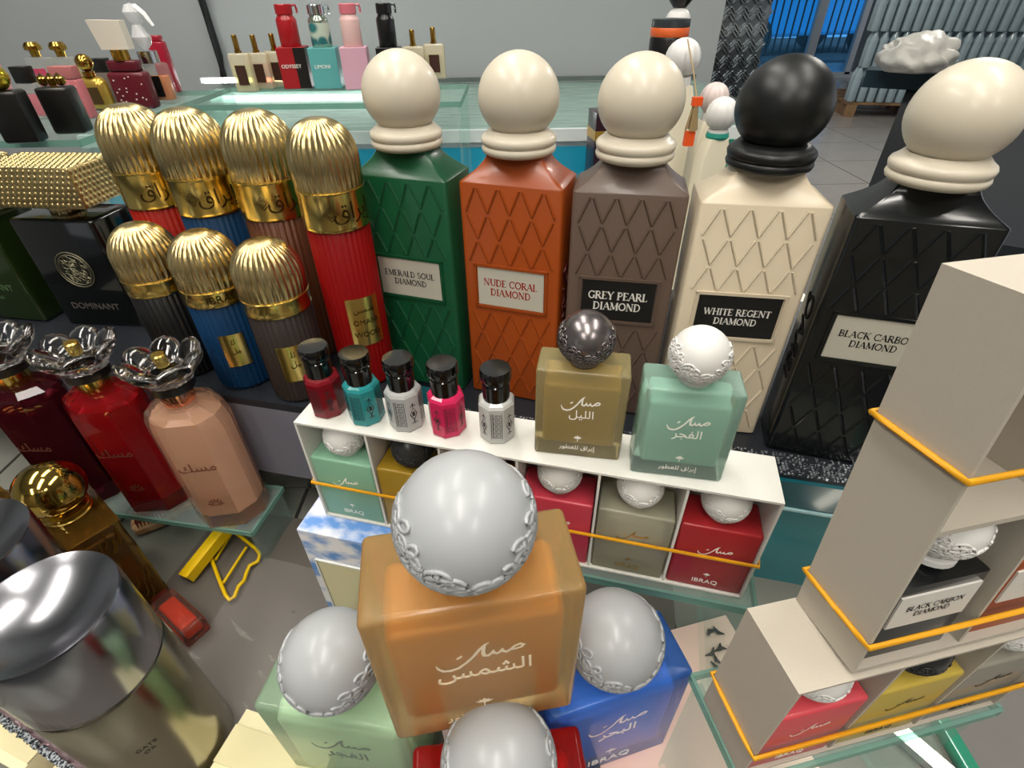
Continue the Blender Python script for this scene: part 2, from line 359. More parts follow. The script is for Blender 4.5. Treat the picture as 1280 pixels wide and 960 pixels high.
# ================================================================ tall diamond bottles
m_cream = mat('cap_cream', '#cfc6b3', .36, coat=.1)
def diamond_bottle(name, label, fl_, yaw, wd, body, capm, platec, inkc, words, side=None, dp=.037):
    h = .1528; yaw = math.radians(yaw)
    ex = Vector((math.cos(yaw), math.sin(yaw), 0)); ey = Vector((-math.sin(yaw), math.cos(yaw), 0))
    c = Vector((*fl_, 0)) + ex * wd / 2 + ey * dp / 2
    t = thing(name, label, 'perfume bottle', (c.x, c.y, SH + .0004), yaw, 'tall diamond bottles on the step')
    rings = [rrect(wd - .002, dp - .002, .002, 4, 0)] + [rrect(wd, dp, .0025, 4, z) for z in (.001, h - .0008)] + [rrect(wd - .001, dp - .001, .0022, 4, h)]
    for k in range(1, 8):       # concave shoulder from rectangle to round neck
        u = k / 7; s = 1 - (1 - (1 - u) ** 2) ** .5 if False else (1 - u) ** 1.7
        base = rrect(wd - .001, dp - .001, .0022, 4, 0); rr = []
        for p in base:
            a = math.atan2(p[1], p[0]); q = (.0185 * math.cos(a), .0185 * math.sin(a))
            rr.append((q[0] + (p[0] - q[0]) * s, q[1] + (p[1] - q[1]) * s, h + .0150 * u))
        rings.append(rr)
    MB().loft(rings).build('body', body, t, smooth=40)
    rel = MB()
    def ridge(a, b, face):
        a = Vector((a[0], a[1])); b = Vector((b[0], b[1])); d = (b - a).normalized(); n = Vector((-d.y, d.x)) * .0009
        pts = []
        for p in (a, b):
            for q, hgt in ((p - n, 0), (p, .0009), (p + n, 0)):
                if face == 0: pts.append((q.x, -dp / 2 - hgt, q.y))
                elif face == 1: pts.append((wd / 2 + hgt, q.x, q.y))
                else: pts.append((-wd / 2 - hgt, -q.x, q.y))
        rel.add(pts, [(0, 1, 4, 3), (1, 2, 5, 4), (0, 2, 1), (3, 4, 5)])
    lw, lh, lz = wd * .70, .0265, .088
    ncol, nrow, rh = 4, 9, h / 9.4
    for face in (0,):
        W2 = (wd if face == 0 else dp) - .008; cw = W2 / ncol
        for r in range(nrow):
            for q in range(ncol + 1):
                for sgn in (-1, 1):
                    x0 = -W2 / 2 + q * cw; x1 = x0 + sgn * cw / 2
                    if r % 2: x0, x1 = x0 + sgn * cw / 2, x0
                    if abs(x0) > W2 / 2 + 1e-4 or abs(x1) > W2 / 2 + 1e-4: continue
                    z0 = .006 + r * rh; z1 = z0 + rh * .86
                    x1 = x0 + (x1 - x0) * .86; lo, hi = lz - lh / 2 - .0035, lz + lh / 2 + .0035
                    if min(abs(x0), abs(x1)) < lw / 2 + .003:
                        if z0 >= lo and z1 <= hi: continue
                        if z0 < lo < z1: x1 = x0 + (x1 - x0) * (lo - z0) / (z1 - z0); z1 = lo
                        elif z0 < hi < z1: x0 = x0 + (x1 - x0) * (hi - z0) / (z1 - z0); z0 = hi
                    if z1 - z0 > .002: ridge((x0, z0), (x1, z1), face)
    rel.build('quilted_relief', body, t, smooth=0)['kind'] = 'stuff'
    fr = MB()
    for (cx, cz, a, b) in ((0, lz + lh / 2 + .0012, lw + .005, .0018), (0, lz - lh / 2 - .0012, lw + .005, .0018), (-lw / 2 - .0016, lz, .0018, lh + .003), (lw / 2 + .0016, lz, .0018, lh + .003)):
        fr.box((cx, -dp / 2 - .0005, cz), (a, .0014, b))
    fr.build('label_frame', body, t, smooth=0)
    lp = B(((0, -dp / 2 - .0002, lz), (lw, .0006, lh))).build('label', platec, t, smooth=0)
    s = lw * .82 / max(sum(GL[ch][0] for ch in x) for x in words) ; s = min(s, .0052)
    roman(words, s, inkc, lp, (0, -dp / 2 - .0006, lz))
    if side:
        sd, ink2 = side
        tx = text('IBRAQ', .019, ink2, t, (sd * (wd / 2 + .0004), 0, .075), (0, 0, 0), 'side_lettering')
        Mx = Matrix(((0, 0, sd, 0), (0, -1, 0, 0), (1, 0, 0, 0), (0, 0, 0, 1))) if sd < 0 else Matrix(((0, 0, 1, 0), (0, 1, 0, 0), (1, 0, 0, 0), (0, 0, 0, 1)))
        tx.data.transform(Mx)
    zc = h + .0150
    col = MB().lathe([(.0190, zc - .0012), (.0208, zc), (.0214, zc + .0016), (.0210, zc + .0032), (.0203, zc + .0038), (.0212, zc + .0046), (.0216, zc + .0066), (.0209, zc + .0082), (.0200, zc + .0088), (.0186, zc + .0098), (.017, zc + .0115)], 48)
    col.build('collar', capm, t, smooth=60)
    prof = []
    for k in range(25):
        a = PI * k / 24; r = .0223 * math.sin(a) * (1 + .03 * math.cos(a)); prof.append((max(r, 0.), zc + .0072 + .0205 - .0212 * math.cos(a)))
    cp = MB().lathe(prof, 48).build('cap', capm, t, smooth=80)
    #rim = MB().lathe([(.0160 + .0012 * math.cos(b), zc + .0095 + .0215 + .0158 + .0009 * math.sin(b)) for b in [2 * PI * k / 8 for k in range(9)]], 48, close=False)
    return t
m_platew = mat('plate_pale', '#bdb9aa', .35); m_platek = mat('plate_black', '#151515', .35)
m_inkk = mat('ink_black', '#15181a', .5); m_inkw = mat('ink_white', '#dcdad2', .5); m_inkr = mat('ink_red', '#9c2f1e', .5)
m_bodyblk = mat('lacquer_black', '#0c0f10', .2, coat=.3)
yw = -19
ex = Vector((math.cos(math.radians(yw)), math.sin(math.radians(yw))))
femL = Vector((-.0369, .3115)) - ex * .064
diamond_bottle('diamond_bottle', 'tall dark green bottle with cream ball cap, pale label EMERALD SOUL DIAMOND', femL, yw, .064, mat('lacquer_green', '#0d4a2c', .33, coat=.1), m_cream, m_platew, m_inkk, ['EMERALD SOUL', 'DIAMOND'])
diamond_bottle('diamond_bottle', 'tall burnt orange bottle with cream ball cap, pale label NUDE CORAL DIAMOND', (-.0299, .3135), -18.7, .063, mat('lacquer_orange', '#93400c', .35, coat=.1), m_cream, m_platew, m_inkr, ['NUDE CORAL', 'DIAMOND'], (1, mat('ink_maroon', '#5e1420', .4)))
diamond_bottle('diamond_bottle', 'tall grey brown bottle with cream ball cap, black label GREY PEARL DIAMOND', (.0348, .2918), -11.3, .0625, mat('lacquer_grey', '#5b4a40', .38, coat=.1), m_cream, m_platek, m_inkw, ['GREY PEARL', 'DIAMOND'])
diamond_bottle('diamond_bottle', 'tall cream white bottle with black ball cap, black label WHITE REGENT DIAMOND', (.0990, .2699), -9.8, .065, mat('lacquer_white', '#cdbfa6', .35, coat=.1), mat('cap_black', '#101213', .38), m_platek, m_inkw, ['WHITE REGENT', 'DIAMOND'])
diamond_bottle('diamond_bottle', 'tall black bottle with cream ball cap, pale label BLACK CARBON DIAMOND', (.1655, .2457), -17.8, .064, m_bodyblk, m_cream, m_platew, m_inkk, ['BLACK CARBON', 'DIAMOND'], (-1, mat('ink_matt_black', '#020202', .9)))

# ================================================================ ball-capped musk bottles
m_wht = mat('print_white', '#f2efe6', .45); m_capw = mat('cap_frost_white', '#d8d7d3', .38, sss=.05); m_capg = mat('cap_frost_grey', '#a5a8aa', .34, coat=.1)
_fil = {}
def filigree(r):
    key = round(r, 5)
    if key in _fil: return _fil[key].copy()
    mb = MB(); rnd = random.Random(11)
    for lat in (26, 18, 10, 2, -6, -14, -22, -30, -38, -46, -54, -62):
        n = int(26 * math.cos(math.radians(lat))) + 4
        for k in range(n):
            lo = 2 * PI * (k + rnd.uniform(-.25, .25)) / n
            if lat > -15 + 42 * abs(math.cos(lo)) ** 1.1 + rnd.uniform(-5, 3): continue
            la = math.radians(lat + rnd.uniform(-3, 3)); tw = rnd.uniform(-1, 1)
            nrm = Vector((math.cos(la) * math.cos(lo), math.cos(la) * math.sin(lo), math.sin(la)))
            u = nrm.cross(Vector((0, 0, 1))).normalized(); v = nrm.cross(u)
            u2 = u * math.cos(tw) + v * math.sin(tw); v2 = nrm.cross(u2); a, b = r * .135, r * .075
            mb.tube([nrm * r * 1.006 + u2 * a * math.cos(q) + v2 * b * math.sin(q) for q in [2 * PI * i / 9 for i in range(9)]], r * .036, 4, True)
    me = bpy.data.meshes.new('filigree'); me.from_pydata(mb.v, [], mb.f); me.shade_smooth(); _fil[key] = me
    return me.copy()
def musk(name, label, loc, yaw, wd, glassm, liqm, capm, ink, word=None, script=True, brand=True, group=None, hr=1.22, dr=.47, cat='perfume bottle', brand_latin=True):
    h = wd * hr; d = wd * dr
    t = thing(name, label, cat, loc, yaw, group)
    rbox(wd, d, h, wd * .035, n=4).build('glass_body', glassm, t, smooth=50)
    rbox(wd * .82, d * .70, h * .70, wd * .05, h * .13).build('liquid', liqm, t, smooth=50)
    r = wd * .295
    MB().lathe([(r * .55, h - .0002), (r * .6, h + r * .1), (r * .55, h + r * .22)], 20).build('collar', capm, t)
    zc = h + r * 1.0
    cp = ball(r, 36, 18, 1.0, zc).build('cap', capm, t, smooth=80)
    fm = filigree(r); fm.materials.append(capm); f = link('filigree', fm, cp, (0, 0, zc))
    y = -d / 2 - .00012
    if script: calligraphy(wd * .42, ink, t, (0, y, h * .66))
    if word: text(ARAB[word], wd * .15, ink, t, (wd * .02, y, h * .535), name='second_word')
    if brand:
        emblem(wd * .085, ink, t, (0, y, h * .24))
        text('IBRAQ' if brand_latin else '\uFEAD\uFEEE\uFEC4\uFECC\uFEE0\uFEDF \uFED5\uFE8D\uFEAE\uFE91\uFE87', wd * (.12 if brand_latin else .085), ink, t, (0, y, h * .125), name='brand_lettering')
    return t
def from_front(pl, pr, z0, wd, dr=.47):         # place by the two lower front corners
    e = (pr - pl); yaw = math.atan2(e.y, e.x); m_ = (pl + pr) / 2
    c = m_ + Vector((-math.sin(yaw), math.cos(yaw), 0)) * wd * dr / 2
    return (c.x, c.y, z0), yaw
WB = .0731
def fr_top(px, py, z, yaw, wd, right=False, dr=.47):    # place by one upper front corner
    p = at(px, py, z); ya = math.radians(yaw); ex = Vector((math.cos(ya), math.sin(ya), 0)); ey = Vector((-math.sin(ya), math.cos(ya), 0))
    return p + ex * (wd / 2) * (-1 if right else 1) + ey * wd * dr / 2, ya
# orange one in front, raised on a white block
p, ya = fr_top(443, 785, SH + WB * 1.22, 9.4, WB)
bk = thing('display_block', 'small white block under the front orange bottle', 'display block', (p.x - .004, p.y + .004, .0012), ya)
rbox(.034, .026, SH - .0024, .002).build('body', mat('white_acrylic', '#e6e6e2', .3), bk)
musk('musk_bottle', 'large orange frosted bottle with pale grey ball cap, foremost and tallest in the centre', (p.x, p.y, SH), ya, WB, frostglass('glass_amber', '#ecca88', .78, .25), mat('liquid_amber', '#bd7a0c', .3), m_capg, mat('print_pale', '#e9d6b6', .4), 'sun', brand=True, brand_latin=False)
p, ya = fr_top(314, 885, WB * 1.22, -9, WB)
musk('musk_bottle', 'pale green frosted bottle with grey ball cap, left below the big orange bottle', (p.x, p.y, .001), ya, WB, frostglass('glass_mint', '#cdeccd', .76, .25), mat('liquid_mint', '#e6f2da', .3), m_capg, mat('print_grey', '#6c776c', .4), 'dawn')
p, ya = fr_top(869, 842, WB * 1.22, 15.6, WB, True)
musk('musk_bottle', 'bright blue frosted bottle with silver white ball cap, right below the big orange bottle', (p.x, p.y, .001), ya, WB, frostglass('glass_blue', '#5f9fff', .76, .25), mat('liquid_blue', '#8db4ea', .3), m_capg, m_wht, 'sea')
p = at(728, 905, WB * 1.22); ya = math.radians(6)
p = p + Vector((-math.cos(ya) * WB / 2, -math.sin(ya) * WB / 2 - .017, 0))
musk('musk_bottle', 'bright red frosted bottle with grey ball cap, cut off by the lower picture edge', (p.x, p.y, .001), ya, WB, frostglass('glass_red', '#dd1f1f', .76, .25), mat('liquid_red', '#b8242c', .3), m_capg, m_wht, 'night')

# ================================================================ six-slot carton in the middle
m_card = mat('white_card', '#d8d7d0', .55, bump=.05, bscale=900, var=.02)
m_cardg = mat('grey_card', '#b3ab9d', .6, bump=.06, bscale=900, var=.02)
m_band = mat('rubber_yellow', '#d99a16', .5)
def tray(name, label, loc, yaw, W, Hh, Dp, rows=1, n=6, m=m_card, th=.0012, group=None):
    t = thing(name, label, 'carton', loc, yaw, group)
    B(((0, 0, Hh - th / 2), (W, Dp, th))).build('top_panel', m, t, smooth=0)
    B(((0, 0, th / 2), (W, Dp, th))).build('bottom_panel', m, t, smooth=0)
    for s in (-1, 1): B(((s * (W / 2 - th / 2), 0, Hh / 2), (th, Dp, Hh - 2 * th))).build('side_panel', m, t, smooth=0)
    B(((0, Dp / 2 - th / 2, Hh / 2), (W - 2 * th, th, Hh - 2 * th))).build('back_panel', m, t, smooth=0)
    for i in range(1, n): B(((-W / 2 + W * i / n, -.0005, Hh / 2), (th, Dp - th - .001, Hh - 2 * th))).build('divider', m, t, smooth=0)
    for k in range(1, rows): B(((0, -.0005, Hh * k / rows), (W - 2 * th, Dp - th - .001, th * 1.5))).build('shelf', m, t, smooth=0)
    return t
def band(label, t, W, Dp, z, sag=0., r=.0009):
    w2, d2 = W / 2 + r, Dp / 2 + r; pts = []
    for (a, b) in ((-w2, -d2), (w2, -d2), (w2, d2), (-w2, d2)): pts.append((a, b))
    P = []
    for i in range(4):
        a = Vector(pts[i]); b = Vector(pts[(i + 1) % 4])
        for k in range(8):
            q = a.lerp(b, k / 8); P.append((q.x, q.y, z + sag * math.sin(q.x * 30 + q.y * 20)))
    mb = MB(); rings = []
    o = mb.tube(P, r, 6, True).build('rubber_band', m_band, smooth=60)
    o.location = t.location; o.rotation_euler = t.rotation_euler
    return tag(o, label, 'rubber band')
W6, H6, D6 = .228, .0714, .028
c0, c1 = at(366.6, 527.8, .18), at(981.7, 630, .18)
ya6 = math.atan2(c1.y - c0.y, c1.x - c0.x)
ex6 = Vector((math.cos(ya6), math.sin(ya6), 0)); ey6 = Vector((-math.sin(ya6), math.cos(ya6), 0))
cm = (c0 + c1) / 2 + ey6 * D6 / 2
mid = tray('sample_carton', 'white open six-slot carton of small musk bottles standing in the middle', (cm.x, cm.y, SH), ya6, W6, H6, D6)
band('yellow rubber band around the middle white carton', mid, W6, D6, H6 * .40)
MW = .0355
minis = [('pale green', frosted('g_sage', '#93c4a6', .75), mat('l_sage', '#6fa583', .35), m_capw, m_wht),
         ('mustard', frosted('g_mustard', '#ac8a25', .8), mat('l_mustard', '#a58322', .35), mat('cap_dark', '#2c2c2c', .3), m_inkk),
         ('amber orange', frosted('g_rust', '#b9701d', .75), mat('l_rust', '#a65a10', .35), m_capw, m_wht),
         ('raspberry pink', frosted('g_rasp', '#cf4354', .78), mat('l_rasp', '#c33b50', .35), m_capw, m_wht),
         ('clear grey', frosted('g_smoke', '#b7b39c', .5), mat('l_smoke', '#c3c3b8', .35), m_capw, mat('print_gold', '#a8843c', .35, .6)),
         ('deep red', frosted('g_red', '#b02a2f', .8), mat('l_red', '#9c2429', .35), m_capw, m_wht)]
for i, (nm, gm, lm, cpm, ink) in enumerate(minis):
    q = cm + ex6 * (-W6 / 2 + W6 * (i + .5) / 6) - ey6 * .003
    musk('sample_bottle', 'small %s musk bottle with %s cap in the middle carton' % (nm, 'dark' if i == 1 else 'white'), (q.x, q.y, SH + .0013), ya6, MW, gm, lm, cpm, ink, group='small musk bottles in the middle carton', hr=1.28, dr=.56)
# bottles on top of it
q = at(722, 571, .18); q = q + ey6 * MW * .3
MT = .0385
p, ya = from_front(at(666, 565, .18), at(775, 577, .18), .18, MT)
musk('musk_bottle', 'tan olive frosted bottle with pewter ball cap standing on the middle carton', (p[0], p[1], SH + H6), ya, MT, frostglass('glass_olive', '#d8c994', .76, .25), mat('liquid_olive', '#9c8238', .3), mat('cap_pewter', '#7a7474', .26, .85), m_wht, 'night', brand_latin=False)
p, ya = from_front(at(788, 590, .18), at(900, 603, .18), .18, MT)
musk('musk_bottle', 'aqua green frosted bottle with white ball cap standing on the middle carton', (p[0], p[1], SH + H6), ya, MT, frostglass('glass_aqua', '#c6ebdb', .76, .25), mat('liquid_aqua', '#b4cfc2', .3), m_capw, m_wht, 'dawn', brand_latin=False)

# ================================================================ roll-on oil bottles
m_blkg = mat('gloss_black', '#0a0a0b', .12, coat=.5)
m_clear = mat('clear_glass', '#ffffff', .03, trans=1.0)
def octa(r, z): return [(r * math.cos(PI / 8 + k * PI / 4), r * math.sin(PI / 8 + k * PI / 4), z) for k in range(8)]
def roller(label, px, py, liq, yaw, printed=True):
    p = at(px, py, .18)
    t = thing('rollon_bottle', label, 'oil bottle', (p.x, p.y, SH + H6), yaw, 'small oil bottles on the middle carton')
    r = .0088; hb = .0205
    MB().loft([octa(r * .93, 0), octa(r, .001), octa(r, hb), octa(r * .9, hb + .0014), octa(r * .66, hb + .0026)]).build('glass_body', frosted('gl_' + liq[1:], liq, .82, .12), t, smooth=20)
    MB().loft([octa(r * .8, .0042), octa(r * .84, .005), octa(r * .84, hb - .001), octa(r * .7, hb)]).build('oil', mat('oil_' + liq[1:], liq, .25, coat=.3), t, smooth=20)
    z = hb + .0022
    MB().lathe([(.0052, z - .001), (.0062, z), (.0063, z + .0082), (.0057, z + .0088), (.0057, z + .0096), (.0068, z + .0100), (.0071, z + .0112), (.0071, z + .0148), (.0066, z + .0158), (0, z + .0159)], 32).build('cap', m_blkg, t, smooth=40)
    if printed:
        pr = MB(); fw = r * .9239 * 1.0
        for k in range(8):
            M = Matrix.Rotation(k * PI / 4, 4, 'Z') @ Matrix.Translation((0, -fw - .00008, .0))
            if k % 2 == 0:
                for s in (-1, 1): pr.ribbon([(s * .0024, .0035), (s * .0024, .0185)], .0003, M)
                for j in range(5):
                    z0 = .0042 + j * .0029
                    pr.ribbon([(-.0016, z0), (.0016, z0), (.0016, z0 + .0019), (-.0006, z0 + .0019), (-.0006, z0 + .001), (.0006, z0 + .001)], .0004, M)
                    pr.ribbon([(-.0016, z0), (-.0016, z0 + .0027)], .0004, M)
            else:
                pr.ribbon([(0, .0068), (-.0017, .0105), (0, .0142), (.0017, .0105), (0, .0068)], .0005, M)
                pr.ribbon([(0, .0092), (0, .0118)], .0014, M)
                for (a, b) in ((0, .0155), (0, .0055)):
                    pr.ribbon([(-.0014, b - .0006), (0, b + .0006), (.0014, b - .0006)], .0004, M); pr.ribbon([(0, b - .001), (0, b + .0014)], .0005, M)
        pr.build('printed_pattern', m_inkk, t, smooth=0)
    return t
roller('dark red oil bottle with black cap, leftmost on the middle carton', 413, 511, '#7d1420', -.3, True)
roller('teal oil bottle with black cap and printed key pattern', 460, 520, '#2f8f92', -.2)
roller('clear white oil bottle with black cap, between the teal and pink ones', 510, 527, '#b9bab8', -.12)
roller('hot pink oil bottle with black cap and printed diamonds', 561, 534, '#d32b5d', .3)
roller('clear white oil bottle with black cap, standing apart beside the tan bottle', 622, 541, '#c3c4c0', 0.)

# ================================================================ sky-patterned box and glass riser carrying the carton
c = at(369.5, 661, SH); e = at(446, 677, SH); yb = math.atan2(e.y - c.y, e.x - c.x)
exb = Vector((math.cos(yb), math.sin(yb), 0)); eyb = Vector((-math.sin(yb), math.cos(yb), 0))
wb, db = .082, .045
cb = c + exb * wb / 2 + eyb * db / 2
sb = thing('patterned_box', 'box with blue and white sky pattern and cream window under the middle carton', 'box', (cb.x, cb.y, .0012), yb)
m_sky = two_tone('sky_print', '#5f8fd0', '#e8e6ea', 38, .45, .42, .56, (1, 1.4, 1.8))
rbox(wb, db, SH - .0016, .0008).build('body', m_sky, sb, smooth=0)
B(((0, -db / 2 - .0004, .043), (wb - .014, .0008, .074))).build('window', mat('cream_window', '#d8cfa8', .4), sb, smooth=0)
B(((0, -db / 2 - .0006, .081), (wb - .012, .0012, .0012)), ((-wb / 2 + .006, -db / 2 - .0006, .043), (.0012, .0012, .077))).build('window_edge', m_card, sb, smooth=0)
m_sg = mat('shelf_glass', '#e4f0ec', .03, alpha=.10, spec=.6); m_edge = mat('glass_edge_green', '#9cc6ba', .12, coat=.4, alpha=.36)
def glass_table(name, label, c, yaw, wx, wy, z, legs=True, th=.005):
    t = thing(name, label, 'glass stand', (c.x, c.y, 0.001), yaw)
    B(((0, 0, z - th / 2 - .001), (wx - .002, wy - .002, th))).build('top_plate', m_sg, t, smooth=0)
    B(((0, -wy / 2, z - th / 2 - .001), (wx, .0016, th)), ((0, wy / 2, z - th / 2 - .001), (wx, .0016, th)), ((-wx / 2, 0, z - th / 2 - .001), (.0016, wy, th)), ((wx / 2, 0, z - th / 2 - .001), (.0016, wy, th))).build('polished_edge', m_edge, t, smooth=0)
    if legs:
        for s in (-1, 1): B(((s * (wx / 2 - .003), 0, (z - th - .0015) / 2), (.004, wy - .004, z - th - .0015))).build('side_pane', m_sg, t, smooth=0)
    return t
cg = cm + ex6 * (.054) + ey6 * .014
glass_table('glass_riser', 'clear glass stand under the right half of the middle carton', cg, ya6, .134, .064, SH - .0005)

# ================================================================ cartons on the right
YR = math.radians(11.5); exr = Vector((math.cos(YR), math.sin(YR), 0)); eyr = Vector((-math.sin(YR), math.cos(YR), 0))
q = at(999, 868, .18); W3 = .118; cr = q + exr * W3 / 2 + eyr * D6 / 2
glass_table('glass_riser', 'clear glass stand under the stacked cartons on the right', cr + eyr * .004 + exr * .001, YR, .120, .040, SH - .0005)
low = tray('sample_carton', 'white lower carton of small bottles with yellow band, bottom right', (cr.x, cr.y, SH), YR, W3, H6, D6, n=3, m=m_cardg)
band('yellow rubber band around the lower right carton', low, W3, D6, H6 * .30)
cols = [('pink', frosted('g_pink', '#e0555f', .75), mat('l_pink', '#e77f84', .35), m_capw, m_wht),
        ('gold yellow', frosted('g_gold', '#cdb450', .75), mat('l_gold', '#c9ae45', .35), mat('cap_dark', '#2c2c2c', .3), m_inkk),
        ('grey', frosted('g_grey', '#9a968a', .75), mat('l_grey', '#a19d92', .35), m_capw, m_inkk)]
for i, (nm, gm, lm, cpm, ink) in enumerate(cols):
    qq = cr + exr * (-W3 / 2 + W3 * (i + .5) / 3) - eyr * .003
    musk('sample_bottle', 'small %s musk bottle in the lower right carton' % nm, (qq.x, qq.y, SH + .0013), YR, MW, gm, lm, cpm, ink, group='small bottles in the lower right carton', hr=1.28, dr=.56)
HT = .121; WT = W3; LEAN = math.radians(-4.5)
q = at(1062, 845, SH + H6 + .0002); ct = q + exr * WT / 2 + eyr * .026 / 2
tall = tray('sample_carton', 'tall two-tier white carton of small diamond bottles standing on the lower right carton', (ct.x, ct.y, SH + H6 + .0011), YR, WT, HT, .026, rows=2, n=3, m=m_cardg)
tall.rotation_euler = (LEAN, 0, YR)
band('yellow rubber band around the bottom tier of the tall right carton', tall, WT, .026, HT * .125)
band('yellow rubber band around the top tier of the tall right carton', tall, WT, .026, HT * .66)
TM = Matrix.Translation(tall.location) @ Matrix.Rotation(YR, 4, 'Z') @ Matrix.Rotation(LEAN, 4, 'X')
def mini_diamond(label, loc, yaw, body, capm, words, wd=.030, d=.017, h=.034):
    t = thing('sample_bottle', label, 'perfume bottle', loc, yaw, 'small diamond bottles in the tall right carton')
    rings = [rrect(wd, d, .001, 3, z) for z in (0, h)]
    for k in range(1, 5):
        u = k / 4; s = (1 - u) ** 1.6; rr = []
        for p in rrect(wd, d, .001, 3, 0):
            a = math.atan2(p[1], p[0]); c_ = (.006 * math.cos(a), .006 * math.sin(a)); rr.append((c_[0] + (p[0] - c_[0]) * s, c_[1] + (p[1] - c_[1]) * s, h + .003 * u))
        rings.append(rr)
    MB().loft(rings).build('body', body, t)
    MB().lathe([(.0062, h + .0028), (.0072, h + .0034), (.0072, h + .0052), (.006, h + .006)], 24).build('collar', capm, t)
    r = .0105; cp = ball(r, 24, 12, 1.0, h + .0055 + r * .96).build('cap', capm, t, smooth=80)
    fm = filigree(r); fm.materials.append(capm); link('filigree', fm, cp, (0, 0, h + .0055 + r * .96))
    lp = B(((0, -d / 2 - .0003, h * .68), (wd * .9, .0006, h * .42))).build('label', mat('plate_white', '#cfccc4', .4), t, smooth=0)
    roman(words, .0021, m_inkk if 'BLACK' in words[0] else m_inkr, lp, (0, -d / 2 - .0007, h * .68))
    return t
md = [('black', m_bodyblk, ['BLACK CARBON', 'DIAMOND']), ('orange', MATS['lacquer_orange'], ['NUDE CORAL', 'DIAMOND'])]
for i, (nm, bm_, wds) in enumerate(md):
    b_ = mini_diamond('small %s diamond bottle with white label in the tall right carton' % nm, (0, 0, 0), YR, bm_, m_capw, wds)
    b_.location = TM @ Vector((-WT / 2 + WT * (i + .5) / 3, -.002, .0013)); b_.rotation_euler = (LEAN, 0, YR)

# ================================================================ gold-domed tubes on the left step
m_gold = mat('gold', '#cdb986', .27, 1.0); m_goldb = mat('gold_bright', '#d3b868', .2, 1.0); m_gtxt = mat('gold_dark', '#4a3512', .4, .5)
def curved(me, R, a0):              # wrap flat lettering (in the xz plane) around a cylinder, facing angle a0
    for v in me.vertices:
        a = a0 + v.co.x / R; r = R + max(0, v.co.z) * 0 + .00015
        v.co = (r * math.cos(a), r * math.sin(a), v.co.y)
    return me
def ctext(body, size, m, parent, R, z, a0, name='lettering'):
    me = text_mesh(body, size); me.materials.append(m); curved(me, R, a0)
    return link(name, me, parent, (0, 0, z))
def patch(R, z0, z1, a0, a1, n=10, th=.0005):
    mb = MB(); vs = []; 
    for k in range(n + 1):
        a = a0 + (a1 - a0) * k / n
        for (r, z) in ((R, z0), (R + th, z0), (R + th, z1), (R, z1)): vs.append((r * math.cos(a), r * math.sin(a), z))
    fs = [(k * 4 + i, k * 4 + (i + 1) % 4, (k + 1) * 4 + (i + 1) % 4, (k + 1) * 4 + i) for k in range(n) for i in range(4)] + [(3, 2, 1, 0), (n * 4, n * 4 + 1, n * 4 + 2, n * 4 + 3)]
    return mb.add(vs, fs)
def gold_tube(name, label, x, y, R, h, hc, bandh, body, group, plate=None, words=None, word_a=0., emb=False, word_size=.006):
    t = thing(name, label, 'perfume tube', (x, y, .130 + .0004), 0, group)
    face = math.atan2(-y, -x); nf = 36
    fl_ = lambda amp: (lambda r, z, a: r - amp * R * (.5 + .5 * math.cos(nf * a)) if r > R * .25 else r)
    zb = h - hc
    MB().lathe([(R * .86, 0), (R * .94, .001), (R * .96, .003), (R * .96, zb - .001), (R * .9, zb)], nf * 4, fl_(.035)).build('body', body, t, smooth=50)
    MB().lathe([(R * .95, zb - .0004), (R * .99, zb), (R * 1.0, zb + .0008), (R * .985, zb + .0018), (R * .985, zb + bandh - .002), (R * 1.0, zb + bandh - .0012), (R * 1.0, zb + bandh), (R * .95, zb + bandh + .0006)], 64).build('gold_band', m_goldb, t, smooth=40)
    prof = [(R * .97, zb + bandh), (R * 1.0, zb + bandh + .001)]
    zt = h - R * 1.05
    prof.append((R, zt))
    for k in range(1, 13):
        a = PI / 2 * k / 12; prof.append((R * math.cos(a) ** .9 if k < 12 else 0., zt + R * 1.05 * math.sin(a)))
    MB().lathe(prof, nf * 4, lambda r, z, a: r - .045 * R * abs(math.cos(nf * a / 2)) * min(1, r / R * 1.6)).build('domed_cap', m_gold, t, smooth=70)
    if plate:
        a0, a1, z0, z1 = plate
        pl = patch(R * .965, z0, z1, face + a0, face + a1).build('label_plate', m_goldb, t, smooth=40)
        if a1 - a0 > 0:
            me = MB()
            am = face + (a0 + a1) / 2
            for i, s in enumerate(('\uFEB2\uFEE4\uFEB8', 'OMANI', 'WOOD') if h > .15 else ('\uFEE0\uFEDF', '\uFEDE\uFEF4')):
                ctext(s, (z1 - z0) * (.15 if h > .15 else .22), m_gtxt, pl, R * .965 + .0006, z0 + (z1 - z0) * (.76 - i * .26), am)
    if words: ctext(words, word_size, m_gtxt, t, R * .987, zb + bandh * .5, face + word_a)
    if emb:
        em = MB()
        for s_ in (1., .6):
            em.ribbon([(0, -.004 * s_), (-.004 * s_, 0), (0, .004 * s_), (.004 * s_, 0), (0, -.004 * s_)], .0006)
        o = em.build('band_emblem', m_gtxt, t, smooth=0)
        for v in o.data.vertices: v.co = (v.co.x, v.co.z, 0)
        curved(o.data, R * .987, face + emb); o.location = (0, 0, zb + bandh * .5)
    return t
m_red = mat('tube_red', '#7a0707', .45, spec=.2); m_blue = mat('tube_blue', '#0a2f50', .45, spec=.2); m_brn = mat('tube_copper', '#56301c', .35, .3); m_dk = mat('tube_dark_brown', '#2a211d', .4); m_bk = mat('tube_black', '#0d0c0c', .35)
GT = 'tall gold domed tubes'; GS = 'short gold domed tubes'
AR = '\uFED5\uFE8D\uFEAE\uFE91\uFE87'
ZR = .130
TT = dict(h=.1665, hc=.0605, bandh=.0228)
